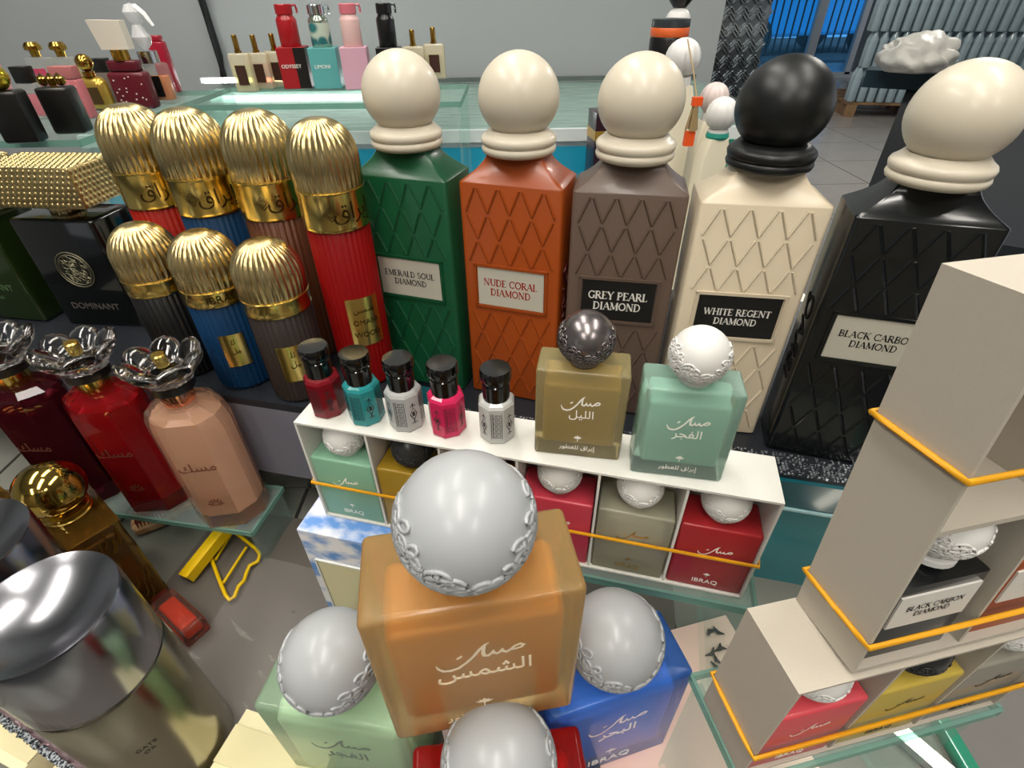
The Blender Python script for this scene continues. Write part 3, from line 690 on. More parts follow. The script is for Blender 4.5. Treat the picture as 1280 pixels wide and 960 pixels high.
gold_tube('gold_tube', 'tall fluted tube with gold dome and scarlet base, farthest left of the row', -.2424, .368, .0215, body=mat('tube_scarlet', '#8f1709', .45, spec=.2), group=GT, words=AR, word_a=.05, word_size=.013, **TT)
gold_tube('gold_tube', 'tall fluted tube with gold dome and blue base in the back row', -.1990, .352, .0215, body=m_blue, group=GT, words=AR, word_a=.22, word_size=.013, emb=-.5, **TT)
gold_tube('gold_tube', 'tall fluted tube with gold dome and copper brown base', -.1525, .3425, .0215, body=m_brn, group=GT, words=AR, word_a=.35, word_size=.013, emb=-.35, **TT)
gold_tube('gold_tube', 'tall fluted tube with gold dome and deep red base beside the green bottle', -.1030, .3075, .0193, body=m_red, group=GT, plate=(-.32, .78, .034, .068), words=AR, word_a=.55, word_size=.013, emb=-.15, h=.1675, hc=.057, bandh=.0215)
ST_ = dict(h=.107, hc=.043, bandh=.0098)
gold_tube('gold_tube', 'short fluted tube with gold dome and black base', -.2360, .3215, .0200, body=m_bk, group=GS, **ST_)
gold_tube('gold_tube', 'short fluted tube with gold dome and blue base in the front row', -.1904, .3070, .0203, body=m_blue, group=GS, plate=(-.5, .25, .020, .044), words='IBRAQ', word_a=.1, word_size=.0072, **ST_)
gold_tube('gold_tube', 'short fluted tube with gold dome and dark brown base beside the oil bottles', -.1460, .2920, .0203, body=m_dk, group=GS, plate=(-.5, .4, .018, .044), **ST_)

# ================================================================ square bottles with hammered gold caps
def hammered(name, label, x, y, yaw, glassm, medal, words):
    t = thing(name, label, 'perfume bottle', (x, y, .130 + .0004), yaw, 'square bottles with hammered gold caps')
    t.scale = (.911, .911, .911)
    wd, d, h = .074, .044, .098
    rbox(wd, d, h, .003).build('glass_body', glassm, t, smooth=50)
    rbox(wd * .84, d * .7, h * .8, .003, h * .1).build('liquid', mat('liq_' + name + words[0], '#0b0c08' if medal else '#24310f', .3), t, smooth=50)
    MB().lathe([(.012, h - .0005), (.0125, h), (.0125, h + .009), (.012, h + .0095)], 96, lambda r, z, a: r - .0006 * (.5 + .5 * math.cos(24 * a))).build('neck', m_gold, t, smooth=60)
    cw, cd, ch = .082, .048, .031; cp = rbox(cw, cd, ch, .0012, h + .0095).build('cap', mat('cap_gold', '#c8b27c', .28, 1.0), t, smooth=40)
    st = MB(); rnd = random.Random(3); z0 = h + .0095
    for i in range(17):
        for j in range(7):
            st.add(*dome(-cw / 2 + .0035 + i * (cw - .007) / 16 + (j % 2) * .002 - .001, -cd / 2, z0 + .003 + j * (ch - .006) / 6, 1))
    for i in range(10):
        for j in range(7):
            st.add(*dome(cw / 2, -cd / 2 + .0035 + i * (cd - .007) / 9 + (j % 2) * .002 - .001, z0 + .003 + j * (ch - .006) / 6, 0))
    for i in range(17):
        for j in range(10):
            st.add(*dome(-cw / 2 + .0035 + i * (cw - .007) / 16 + (j % 2) * .002 - .001, -cd / 2 + .0035 + j * (cd - .007) / 9, z0 + ch, 2))
    st.build('hammered_relief', MATS['cap_gold'], cp, smooth=60)['kind'] = 'stuff'
    yy = -d / 2 - .0001
    if medal:
        md_ = MB(); md_.lathe([(.0, 0), (.0165, 0), (.0165, .0006), (0, .0006)], 40, M=T(0, yy + .0002, h * .56, rx=PI / 2))
        o = md_.build('medallion', mat('medal_dark', '#1d1d16', .4), t)
        rg = MB(); m_med = mat('medal_gold', '#77745c', .45, .5)
        for r_ in (.0158, .0135):
            rg.tube([(r_ * math.cos(a), yy - .0006, h * .56 + r_ * math.sin(a)) for a in [2 * PI * k / 40 for k in range(40)]], .0004, 4, True)
        for k in range(46):
            a = rnd.uniform(0, 6.28); q = .012 * math.sqrt(rnd.random()); cx, cz = q * math.cos(a), q * math.sin(a); rr = rnd.uniform(.0012, .0028); s0 = rnd.uniform(0, 6)
            rg.tube([(cx + rr * math.cos(s0 + b), yy - .0006, h * .56 + cz + rr * math.sin(s0 + b)) for b in [4.4 * i / 8 for i in range(9)]], .00032, 4)
        rg.build('arabesque', m_med, o)['kind'] = 'stuff'
    for k, s_ in enumerate(words):
        text(s_, .0085 if k == 0 else .005, mat('print_dim_' + ('silver' if medal else 'green'), '#57504c' if medal else '#4f6b45', .4), t, (0, yy - .0001, (.2 if medal else .34) * h - k * .010), name='printed_name')
    return t
def dome(x, y, z, ax):
    r = .0021; vs = []; fs = []
    for (q, hh) in ((1., 0.), (.62, .0007)):
        for k in range(6):
            a = 2 * PI * k / 6; u, v = r * q * math.cos(a), r * q * math.sin(a)
            vs.append((x + u, y - hh, z + v) if ax == 1 else (x + hh, y + u, z + v) if ax == 0 else (x + u, y + v, z + hh))
    for k in range(6): fs.append((k, (k + 1) % 6, 6 + (k + 1) % 6, 6 + k))
    fs.append(tuple(6 + k for k in range(6)))
    return vs, fs
hammered('hammered_cap_bottle', 'black square bottle with round medallion under a hammered gold cap', -.337, .400, math.radians(-6), mat('glass_black', '#060807', .08, coat=.5), True, ['DOMINANT'])
hammered('hammered_cap_bottle', 'dark green square bottle at the left edge beside the black medallion bottle', -.423, .412, math.radians(-10), mat('glass_moss', '#1e2c10', .1, coat=.5), False, ['DOMINANT', 'EXTRA'])

# ================================================================ bottles with glass flower stoppers
m_flower = mat('flower_glass', '#f4f1f0', .02, trans=1.0, ior=1.48); m_ringk = mat('ring_dark', '#1f1b18', .3)
def flower_bottle(label, x, y, yaw, outer, liquid, neck, peg, h=.118, wd=.054, d=.040):
    t = thing('flower_bottle', label, 'perfume bottle', (x * .89, y * .89, .0385), yaw, 'bottles with glass flower stoppers')
    t.scale = (.89, .89, .89)
    def ch(s, z, c=.013):
        a, b = wd / 2 * s, d / 2 * s; c = c * s
        return [(-a + c, -b, z), (a - c, -b, z), (a, -b + c, z), (a, b - c, z), (a - c, b, z), (-a + c, b, z), (-a, b - c, z), (-a, -b + c, z)]
    MB().loft([ch(.97, 0), ch(1, .0015), ch(1, h * .84), ch(.985, h * .9), ch(.9, h * .965), ch(.7, h * 1.0), ch(.42, h * 1.012)]).build('glass_body', outer, t, smooth=25)
    MB().loft([ch(.80, .012), ch(.84, .014), ch(.84, h * .80), ch(.74, h * .9), ch(.4, h * .95)]).build('perfume', liquid, t, smooth=25)
    z = h * 1.012
    MB().lathe([(.0105, z - .001), (.0110, z), (.0112, z + .0105), (.0105, z + .011)], 40).build('neck_ring', neck, t)
    MB().lathe([(.0138, z + .0105), (.0145, z + .011), (.0145, z + .0165), (.0138, z + .017)], 40).build('dark_ring', m_ringk, t)
    z += .017
    fw = MB().lathe([(.012, z), (.0165, z + .002), (.0175, z + .006), (.012, z + .010), (.004, z + .0115), (0, z + .0118)], 32).build('stopper', m_flower, t, smooth=60)
    for k in range(7):
        a = 2 * PI * k / 7; pe = MB(); rr = []
        prof = ball(.0115, 14, 8, 1.0)
        M = T(rz=a) @ T(x=.0175, z=z + .0115) @ Matrix.Rotation(-.75, 4, 'Y') @ Matrix.Diagonal((1.15, .98, .42, 1))
        pe.add(prof.v, prof.f, M); pe.build('petal', m_flower, fw, smooth=80)
    MB().lathe([(.004, z + .0118), (.0042, z + .012), (.0048, z + .0205), (.004, z + .0215), (0, z + .0216)], 20).build('centre_peg', peg, t)
    yy = -d / 2 - .0002; m_ = mat('print_rosegold', '#8a5a44', .3, .7)
    text('\uFEDA\uFEB4\uFEE3', .012, m_, t, (0, yy, h * .58), name='printed_script'); fl2 = MB()
    for k in range(7):
        a = PI * k / 6; fl2.ribbon([(.0015 * math.cos(a), .0015 * math.sin(a)), (.0058 * math.cos(a), .0058 * math.sin(a))], [.0005, .0014])
    fl2.ribbon([(-.004, -.0015), (.004, -.0015)], .0008)
    fl2.build('printed_blossom', m_, t, smooth=0, loc=(0, yy, h * .24))
    return t
glass_table('glass_riser', 'low glass stand under the three flower stopper bottles', Vector((-.278, .2755, 0)), math.radians(-10), .185, .044, .0384, th=.004)
flower_bottle('peach pink glass bottle with clear flower stopper, nearest of the flower bottles', -.2385, .2935, math.radians(8), frostglass('gl_peach', '#f9dccf', .95, .04), frostglass('pf_peach', '#f8d9b8', .35, .1), mat('rose_gold', '#d99a7c', .15, 1.0), m_goldb)
flower_bottle('bright red glass bottle with clear flower stopper, between the peach and dark ones', -.3085, .3100, math.radians(3), frostglass('gl_crim', '#d8303c', .9, .04), mat('pf_crim', '#8d0a14', .12), m_goldb, m_goldb)
flower_bottle('dark wine red glass bottle with clear flower stopper at the left edge', -.3745, .3180, math.radians(-2), frostglass('gl_wine', '#8a2c3c', .9, .04), mat('pf_wine', '#340b14', .12), m_goldb, mat('ruby', '#8f1428', .15))

# ================================================================ brown facetted bottle with gold ball, and its neighbour
def amber_bottle(label, x, y, yaw, ballm, h=.086):
    t = thing('ornate_bottle', label, 'perfume bottle', (x, y, .0006), yaw, 'ornate brown glass bottles')
    wd, d = .066, .034
    body = MB(); n = 9
    rings = []
    for k in range(n + 1):
        z = h * k / n; s = 1 + .012 * math.sin(k * 2.2); rings.append(rrect(wd * s, d * s, .003, 3, z))
    body.loft(rings).build('glass_body', frostglass('glass_brown', '#b98a3c', .92, .05), t, smooth=20)
    rbox(wd * .8, d * .72, h * .8, .003, h * .08).build('perfume', mat('pf_brown', '#3c2408', .15), t)
    tw = MB(); rnd = random.Random(2)
    for k in range(26):
        z = rnd.uniform(.006, h - .014); yv = rnd.uniform(-d / 2 + .003, d / 2 - .006)
        tw.tube([(wd / 2 + .0006, yv, z), (wd / 2 + .0011, yv + .002, z + .004), (wd / 2 + .0006, yv + .003, z + .011)], .0006, 4)
        xv = rnd.uniform(-wd / 2 + .003, wd / 2 - .006)
        tw.tube([(xv, -d / 2 - .0006, z), (xv + .002, -d / 2 - .0011, z + .004), (xv + .003, -d / 2 - .0006, z + .010)], .0006, 4)
    tw.build('twig_relief', mat('twig_gold', '#8a6426', .18, .7), t)['kind'] = 'stuff'
    MB().lathe([(.0125, h - .0005), (.0135, h), (.0135, h + .002), (.0122, h + .0028), (.0132, h + .0036), (.0132, h + .0054), (.0120, h + .006)], 40).build('neck_ring', m_goldb, t)
    ball(.0185, 40, 20, .95, h + .006 + .0165).build('ball_cap', ballm, t, smooth=80)
    return t
amber_bottle('brown ornate glass bottle with shiny gold ball cap behind the steel canister', -.2850, .2190, math.radians(-38), mat('gold_ball', '#b99a4e', .1, 1.0))
amber_bottle('brown ornate glass bottle with copper ball cap cut by the left edge', -.366, .2330, math.radians(-30), mat('copper_ball', '#a5642e', .12, 1.0))

# ================================================================ brushed steel canisters
m_steel = mat('brushed_steel', '#a8a290', .24, 1.0, bump=.04, bscale=400); m_steel2 = mat('satin_steel', '#9a9aa0', .2, 1.0)
def canister(label, x, y, words=True):
    t = thing('steel_canister', label, 'canister', (x, y, .0006), 0, 'brushed steel canisters'); R = .0285; h = .150
    MB().lathe([(R * .93, 0), (R * .985, .001), (R, .004), (R, h - .047), (R * .985, h - .0462)], 64).build('body', m_steel, t)
    MB().lathe([(R * .97, h - .0465), (R * .972, h - .0445)], 64, close=False).build('dark_seam', m_ringk, t)
    prof = [(R * .985, h - .0448), (R, h - .044), (R, h - .0012), (R * .985, h), (R * .955, h - .0004)]
    for k in range(1, 9): 
        u = k / 8; prof.append((R * .955 * (1 - u), h - .0004 - .0085 * (1 - (1 - u) ** 2)))
    prof[-1] = (0., prof[-1][1])
    MB().lathe(prof, 64).build('dished_lid', m_steel2, t, smooth=30)
    if words:
        f = math.atan2(-y, -x) 
        for i, s in enumerate(('GATE', 'OR')): ctext(s, .0036, mat('print_etch', '#55544e', .4), t, R, .066 - i * .0042, f - .30, name='etched_word')
    return t
canister('brushed steel canister with dished lid, nearest on the left', -.1945, .1155)
canister('brushed steel canister with dished lid cut by the left picture edge', -.2560, .1470, False)

# ================================================================ small things on the deck
m_yel = mat('yellow_plastic', '#dfb907', .35)
ys = thing('plate_stand', 'yellow plastic folding plate stand lying on the grey sheet', 'plate stand', (0, 0, 0.0))
a, b = at(231, 722, .006), at(287, 652, .016)
dv = (b - a).normalized(); L = (b - a).length; nv = Vector((-dv.y, dv.x, 0)).normalized(); up_ = dv.cross(nv)
if up_.z < 0: up_ = -up_
Mb = Matrix(((dv.x, nv.x, up_.x, a.x), (dv.y, nv.y, up_.y, a.y), (dv.z, nv.z, up_.z, a.z), (0, 0, 0, 1)))
q = MB(); q.box((L / 2, 0, 0), (L, .012, .003), Mb); q.build('back_board', m_yel, ys, bevel=.0006)
q = MB(); q.box((L / 2, -.0065, .003), (L, .0025, .009), Mb); q.build('board_rim', m_yel, ys)
fp = [(279, 654), (300, 670), (320, 686), (325, 693), (322, 702), (312, 707), (308, 716), (305, 726), (298, 733), (293, 746), (287, 750), (282, 744), (276, 730), (258, 682)]
MB().tube([at(x, y, .0045) for x, y in fp], .0014, 8).build('folding_frame', m_yel, ys, smooth=60)
for (p0, p1) in (((291, 664), (269, 700)), ((308, 684), (279, 729))): MB().tube([at(*p0, .0045), at(*p1, .0045)], .0011, 8).build('rung', m_yel, ys, smooth=60)

so = thing('small_bottle', 'small orange red bottle wrapped in clear film lying by the steel canister', 'perfume bottle', at(232, 780, .0), math.radians(-34))
rbox(.040, .017, .016, .002, .0014).build('glass_body', frostglass('gl_coral', '#f2b9a4', .95, .05), so)
rbox(.030, .011, .010, .002, .0045).build('perfume', mat('pf_coral', '#d8421d', .15), so)
B(((-.002, -.0088, .0095), (.024, .0005, .010))).build('paper_label', mat('paper_grey', '#a8a49c', .6), so)
B(((-.0225, 0, .0095), (.006, .011, .011))).build('cap', mat('cap_darkred', '#4a1510', .3), so, bevel=.001)

br = thing('wooden_brush', 'small wooden brush with red bristles lying behind the brown bottle', 'brush', at(196, 652, .001) , math.radians(35))
MB().loft([[(x, y * s, z) for (y, z) in ((-.010, .001), (.010, .001), (.010, .007), (-.010, .007))] for x, s in ((-.016, .5), (-.013, .9), (.0, 1), (.012, .9), (.019, .45), (.045, .32), (.050, .2))]).build('wooden_back', two_tone('brush_wood', '#b88a63', '#d2ab84', 30, .5, stretch=(1, 6, 1)), br, bevel=.001)
bs = MB()
for i in range(10):
    for j in range(7): bs.box((-.011 + i * .0024, -.0072 + j * .0024, .0105), (.0006, .0006, .008))
bs.build('bristles', mat('bristle_red', '#8f3a2c', .6), br, smooth=0)['kind'] = 'stuff'

# bright sheet of pink paper with black lettering strokes
pk = thing('pink_leaflet', 'pale pink leaflet with black and white print under the blue bottle', 'leaflet', at(835, 905, .0014), math.radians(14))
B(((.012, .004, 0), (.118, .094, .0006))).build('paper', mat('paper_pink', '#f2c9bb', .55), pk, smooth=0)
pr = MB(); rnd = random.Random(8)
for (cx, cy) in ((.050, -.022), (.056, -.036), (.008, -.036), (-.014, -.040)):
    for k in range(7):
        a = rnd.uniform(0, 6.28); L_ = rnd.uniform(.004, .010); x0, y0 = cx + rnd.uniform(-.008, .008), cy + rnd.uniform(-.006, .006)
        pr.ribbon([(x0, y0), (x0 + L_ * .5 * math.cos(a), y0 + L_ * .5 * math.sin(a)), (x0 + L_ * math.cos(a + .5), y0 + L_ * math.sin(a + .5))], [.0008, .003, .0008], Matrix.Rotation(-PI / 2, 4, 'X') @ Matrix.Diagonal((1, 1, -1, 1)) @ Matrix.Translation((0, -.0006, 0)))
pr.build('printed_strokes', m_inkk, pk, smooth=0, loc=(0, 0, .0012))

# bottom left: pale boxes, foil bag and glittering ribbon
m_cb = mat('cream_box', '#e6dfb6', .5)
for (px, py, yaw, dims, lab) in ((30, 925, -20, (.045, .024, .020), 'cream cardboard box with flap at the bottom left corner'), (118, 962, -22, (.034, .026, .016), 'small cream cardboard box beside the foil bag'), (345, 950, -16, (.062, .034, .014), 'cream cardboard box between the steel canister and pale green bottle')):
    p = at(px, py, .012); t = thing('cream_box', lab, 'box', (p.x, p.y, .0014), math.radians(yaw), 'cream boxes at the front')
    B(((0, 0, dims[2] / 2), dims)).build('body', m_cb, t, bevel=.0006)
    B(((0, -.001, dims[2] + .0006), (dims[0], dims[1] * .55, .0010))).build('lid_flap', mat('cream_flap', '#d9d0a4', .5), t)
fo = thing('foil_bag', 'crinkled pinkish foil bag with turquoise edge at the bottom left', 'bag', (0, 0, 0))
mb = MB(); vs = []; n1, n2 = 30, 8; rnd = random.Random(4)
A0, A1 = at(-6, 852, .032), at(150, 968, .032); B0, B1 = at(-30, 880, .030), at(112, 985, .030)
for i in range(n1 + 1):
    for j in range(n2 + 1):
        p = A0.lerp(A1, i / n1).lerp(B0.lerp(B1, i / n1), j / n2)
        vs.append((p.x, p.y, p.z + .0016 * math.sin(i * 1.9 + j) + rnd.uniform(-.0007, .0007)))
mb.add(vs, [(i * (n2 + 1) + j, (i + 1) * (n2 + 1) + j, (i + 1) * (n2 + 1) + j + 1, i * (n2 + 1) + j + 1) for i in range(n1) for j in range(n2)])
mb.add([(v[0], v[1], .0016) for v in vs], [(i * (n2 + 1) + j, i * (n2 + 1) + j + 1, (i + 1) * (n2 + 1) + j + 1, (i + 1) * (n2 + 1) + j) for i in range(n1) for j in range(n2)])
off = len(vs)
for i in range(n1):
    mb.f.append([i * (n2 + 1), i * (n2 + 1) + off, (i + 1) * (n2 + 1) + off, (i + 1) * (n2 + 1)]); k = n2
    mb.f.append([i * (n2 + 1) + k, (i + 1) * (n2 + 1) + k, (i + 1) * (n2 + 1) + off + k, i * (n2 + 1) + off + k])
mb.build('bag', mat('foil_mauve', '#b9a3a8', .16, .6), fo, smooth=30)
MB().tube([A0.lerp(A1, u) + Vector((.001, .001, .001)) for u in (.08, .2, .34, .5, .62)], [.0006, .0022, .0026, .0018, .0008], 6).build('turquoise_edge', mat('foil_turquoise', '#27c9bf', .15, .3), fo)
q = MB()
for k in range(420):
    u, v = rnd.random(), rnd.uniform(.80, 1.0); p = A0.lerp(A1, u).lerp(B0.lerp(B1, u), v)
    q.box((p.x, p.y, p.z + .0018 + rnd.uniform(0, .001)), (rnd.uniform(.0008, .002), rnd.uniform(.0008, .002), .001))
q.build('glitter_ribbon', MATS['glitter'], fo, smooth=0)['kind'] = 'stuff'

# ================================================================ background: glass shelves and the bottles on them
m_chrome = mat('chrome', '#c9ccd0', .12, 1.0)
bu = thing('rear_unit', 'dark low unit behind the display carrying the glass shelves', 'counter', (-.62, .80, -.004))
B(((0, 0, -.373), (1.30, .38, .742))).build('body', m_dark, bu)
B(((0, 0, -.001), (1.30, .38, .004))).build('top_sheet', mat('unit_top', '#b6bcc0', .2), bu)
ZS = .228
def shelf(label, x0, x1, y0, y1, z):
    c = Vector(((x0 + x1) / 2, (y0 + y1) / 2, 0))
    return glass_table('glass_shelf', label, c, 0, x1 - x0, y1 - y0, z, True, .007)
shelf('glass shelf stand behind the tubes carrying the flask bottles', -.46, -.066, .815, .985, ZS)
shelf('glass shelf stand at the far left carrying the crowded perfume bottles', -.92, -.475, .625, .985, ZS - .004)

def box_bottle(name, label, base, z, wpx, dpx, hz_, body, cap=None, neck=None, liquid=None, label_m=None, yaw=0., grp='perfume bottles on the left glass shelf', shoulder=None, dots=None, cat='perfume bottle', round_=.1, hs=.66):
    p = at(*base, z); u = unit(p); wd = wpx * u; d = dpx * u; h = hz_ * hs; 
    if shoulder: shoulder = (shoulder[0], shoulder[1] * hs, shoulder[2])
    if cap: cap = (cap[0], cap[1], cap[2] * (.75 if hs < 1 else 1), cap[3])
    t = thing(name, label, cat, (p.x, p.y + d / 2, z), yaw, grp)
    rbox(wd, d, h, wd * round_, n=3).build('body', body, t, smooth=50)
    if liquid: rbox(wd * .84, d * .7, h * .6, wd * .05, h * .1, n=2).build('perfume', liquid, t)
    top = h
    if shoulder: rbox(wd * shoulder[0], d * .8, shoulder[1], wd * .06, top, n=3).build('shoulder', shoulder[2], t); top += shoulder[1]
    if label_m: B(((0, -d / 2 - .0004, h * .45), (wd * .5, .0008, h * .5))).build('label', label_m, t)
    if dots:
        q = MB(); rnd = random.Random(len(label))
        for k in range(16): q.box((rnd.uniform(-.38, .38) * wd, -d / 2 - .0003, rnd.uniform(.2, .9) * h), (.0016, .001, .0016))
        q.build('sparkles', dots, t)['kind'] = 'stuff'
    if neck: MB().lathe([(wd * neck[0], top - .0003), (wd * neck[0], top + neck[1])], 20).build('neck', neck[2], t); top += neck[1]
    if cap:
        kind, cw, chh, cmat = cap
        if kind == 'box': rbox(wd * cw, d * min(1, cw + .2), chh, .001, top, n=2).build('cap', cmat, t)
        elif kind == 'cyl': MB().lathe([(wd * cw, top), (wd * cw * 1.02, top + .001), (wd * cw * 1.02, top + chh - .001), (wd * cw * .9, top + chh), (0, top + chh)], 24).build('cap', cmat, t)
        elif kind == 'ball': ball(wd * cw, 20, 12, 1, top + wd * cw * .95).build('cap', cmat, t, smooth=80)
        elif kind == 'knob': MB().lathe([(wd * cw * .55, top), (wd * cw * .6, top + chh * .4), (wd * cw, top + chh * .5), (wd * cw, top + chh * .75), (wd * cw * .7, top + chh), (0, top + chh)], 20).build('cap', cmat, t)
        elif kind == 'bow':
            q = MB()
            for s in (-1, 0, 1): q.lathe([(0, 0), (wd * cw * .7, chh * .2), (wd * cw * .75, chh * .6), (0, chh)], 12, M=T(x=s * wd * .26, z=top))
            q.lathe([(wd * .1, 0), (wd * .1, chh * .3)], 10, M=T(z=top - chh * .1)); q.build('cap', cmat, t)
        elif kind == 'wedge':
            a = wd * cw; q = MB(); q.loft([rrect(a, d * .7, .001, 2, top), [(x - .003, y, z_ + (.0 if x > 0 else .001)) for (x, y, z_) in rrect(a * 1.15, d * .75, .001, 2, top + chh)]]); q.build('cap', cmat, t, smooth=30)
    return t
ZL = ZS - .004
cg_ = mat('clear_pale', '#e6e6e2', .05, alpha=.14); m_bgk = mat('box_black', '#161514', .3); m_pinkb = mat('glitter_rose', '#c06f74', .3, var=.3, bscale=900); m_mar = mat('maroon', '#5b1722', .3, var=.25, bscale=800)
m_gs = mat('old_gold', '#b79242', .18, 1.0); m_sp = mat('sparkle', '#f6e6e0', .2, .3)
box_bottle('perfume_bottle', 'black bottle with yellow gold cap, lowest at the far left', (26, 180), ZL, 40, 26, .075, m_bgk, ('ball', .36, .0, mat('brass', '#c7ab35', .2, .9)), yaw=.15)
box_bottle('perfume_bottle', 'black bottle with ornate gold bow cap at the left', (86, 168), ZL, 36, 26, .071, m_bgk, ('bow', .22, .018, m_gs), yaw=.15)
box_bottle('perfume_bottle', 'clear bottle of pink perfume with black cap between the black bottles', (52, 150), ZL, 24, 14, .062, cg_, ('box', .8, .024, m_bgk), liquid=mat('pf_pink', '#d0566c', .2))
box_bottle('perfume_bottle', 'pink bottle with black cap at the left picture edge', (6, 140), ZL, 30, 14, .105, mat('pink_plain', '#d27b7f', .3), ('box', .6, .02, m_bgk))
box_bottle('perfume_bottle', 'clear bottle with pink label and dark gold knob cap', (64, 118), ZL, 30, 12, .078, cg_, ('knob', .3, .026, m_gs), label_m=mat('label_rose', '#b8405c', .4))
box_bottle('perfume_bottle', 'clear bottle of yellow perfume with dark gold knob cap', (95, 119), ZL, 30, 12, .079, cg_, ('knob', .3, .026, m_gs), liquid=mat('pf_yellow', '#d8b43a', .2))
box_bottle('perfume_bottle', 'glittering rose pink bottle with square pink cap', (102, 149), ZL, 30, 14, .068, m_pinkb, ('box', .95, .018, mat('cap_rose', '#b06a68', .3)), dots=m_sp)
box_bottle('perfume_bottle', 'rounded gold bottle with gold ball cap and dark round badge', (126, 139), ZL, 33, 16, .062, mat('gold_soft', '#c2a24a', .25, .6), ('ball', .28, 0, m_gs), neck=(.2, .006, m_gs), round_=.3, label_m=mat('badge_dark', '#4a3a1c', .4))
box_bottle('perfume_bottle', 'tall grey clear bottle with black cap behind the gold bottle', (143, 131), ZL, 20, 12, .062, mat('smoke_clear', '#8d8076', .08, alpha=.6), ('box', .9, .022, m_bgk))
box_bottle('perfume_bottle', 'maroon glitter bottle with slanted cream cap', (172, 137), ZL, 46, 18, .068, m_mar, ('wedge', .72, .042, mat('cap_ivory', '#d8cfc0', .4)), neck=(.2, .012, m_gs), shoulder=(.78, .02, mat('maroon_plain', '#591522', .3)), dots=m_sp)
ob = box_bottle('perfume_bottle', 'amber orange bottle with crystal spray stopper', (203, 131), ZL, 34, 16, .078, cg_, None, neck=(.32, .014, m_chrome), liquid=mat('pf_orange', '#e07a1e', .2), label_m=m_bgk)
ob_top = .078 * .66 + .014; q = MB(); q.lathe([(.002, ob_top), (.010, ob_top + .008), (.012, ob_top + .016), (.008, ob_top + .024), (.006, ob_top + .03), (.010, ob_top + .036), (.012, ob_top + .044), (.007, ob_top + .052), (0, ob_top + .054)], 16)
q.build('crystal_stopper', mat('crystal', '#e9e9ea', .08, alpha=.6), ob)
MB().tube([(.006, -.002, ob_top + .05), (.016, -.003, ob_top + .042), (.024, -.004, ob_top + .028)], [.004, .0035, .002], 6).build('spray_tassel', mat('tassel_white', '#ececec', .5), ob)
box_bottle('perfume_bottle', 'slim crimson bottle behind the amber orange one', (214, 116), ZL, 18, 12, .105, mat('crimson_plain', '#9c1b30', .25), None, shoulder=(.8, .012, mat('crimson_plain', '#9c1b30', .25)))
GM = 'small clear square perfume bottles'
mlab = mat('label_brown', '#3f261e', .4); cgld = mat('clear_gold', '#ece4cc', .05, alpha=.4)
for (px, py, hh, liq, lab) in ((309, 116, .052, '#d9dc8a', 'pale yellow square bottle, front left of the flasks'), (330, 112, .050, '#d88a6c', 'peach square bottle beside the pale yellow one'), (352, 109, .050, '#d8d2be', 'clear square bottle just left of the red box'), (497, 104, .050, '#d8d2be', 'clear square bottle beside the black flask'), (520, 101, .050, '#d9a890', 'blush square bottle right of the black flask'), (545, 99, .052, '#cfd4b0', 'pale green square bottle at the right end of the shelf')):
    box_bottle('square_perfume', lab, (px, py), ZS, 25, 12, hh, cgld, ('cyl', .12, .020, m_gs), neck=(.16, .003, m_gs), liquid=mat('sq' + liq[1:], liq, .15, alpha=.5), label_m=mlab, grp=GM, hs=1.)
# flasks on their cartons
def flask(col, label_box, label_flask, base, wpx, cm_, bm_, capm, hb, side=None, words=None, hf=.054, sleeve=None):
    p = at(*base, ZS); u = unit(p); wd = wpx * u; d = wd * .95
    t = thing('flask_carton', label_box, 'carton', (p.x, p.y + d / 2, ZS), .12, 'flask cartons on the glass shelf')
    rbox(wd, d, hb, .0008, n=1).build('body', cm_, t, smooth=0)
    if side: B(((wd / 2 + .0003, 0, hb / 2), (.0006, d * .98, hb * .98)), ((wd * .3, -d / 2 - .0003, hb / 2), (wd * .4, .0006, hb * .98))).build('dark_panel', side, t)
    if words: text(words, wd * .17, m_wht, t, (-wd * .06, -d / 2 - .0012, hb * .55), name='printed_name')
    f = thing('flask_bottle', label_flask, 'perfume bottle', (p.x, p.y + d / 2, ZS + hb + .0002), .12, 'flask bottles on their cartons')
    r = wd * .36
    MB().lathe([(r * .96, 0), (r, .001), (r, hf * .62), (r * .96, hf * .66), (r * .78, hf * .72), (r * .76, hf * .76)], 32).build('body', bm_, f)
    if sleeve: MB().lathe([(r * 1.01, hf * .08), (r * 1.02, hf * .1), (r * 1.02, hf * .56), (r * 1.01, hf * .58)], 32, close=False).build('sleeve', sleeve, f)
    cp = MB().lathe([(r * .8, hf * .76), (r * .84, hf * .77), (r * .84, hf * .98), (r * .78, hf), (0, hf)], 32).build('cap', capm, f)
    MB().tube([(r * .8, 0, hf * .96), (r * 1.2, 0, hf * .97), (r * 1.24, 0, hf * .86), (r * 1.22, 0, hf * .78)], .0018, 6).build('carry_loop', capm, cp)
    return t
mr = mat('flask_red', '#a3131c', .3, coat=.3); 
flask('red', 'red and black carton under the red flask', 'glossy red flask bottle with loop cap', (371, 111), 33, mat('carton_red', '#9c161d', .4), mr, mr, .056, side=mat('carton_black', '#15100f', .4), words='ODYSSEY')
flask('teal', 'turquoise carton under the silver capped flask', 'turquoise and gold flask bottle with silver loop cap', (409, 111), 33, mat('carton_teal', '#5aa3a3', .4), mat('flask_teal', '#a9b8a8', .15, .8), m_chrome, .055, words='LIMONI', sleeve=two_tone('teal_web', '#2d6e70', '#b7c4b4', 60, .3, .4, .6, kind='voronoi'))
mpk = mat('flask_pink', '#d0707c', .35, coat=.2)
flask('pink', 'pale pink carton under the pink flask', 'pink flask bottle with loop cap', (447, 112), 32, mat('carton_pink', '#cf9fb0', .45), mat('flask_blush', '#e0b8b4', .3), mpk, .056)
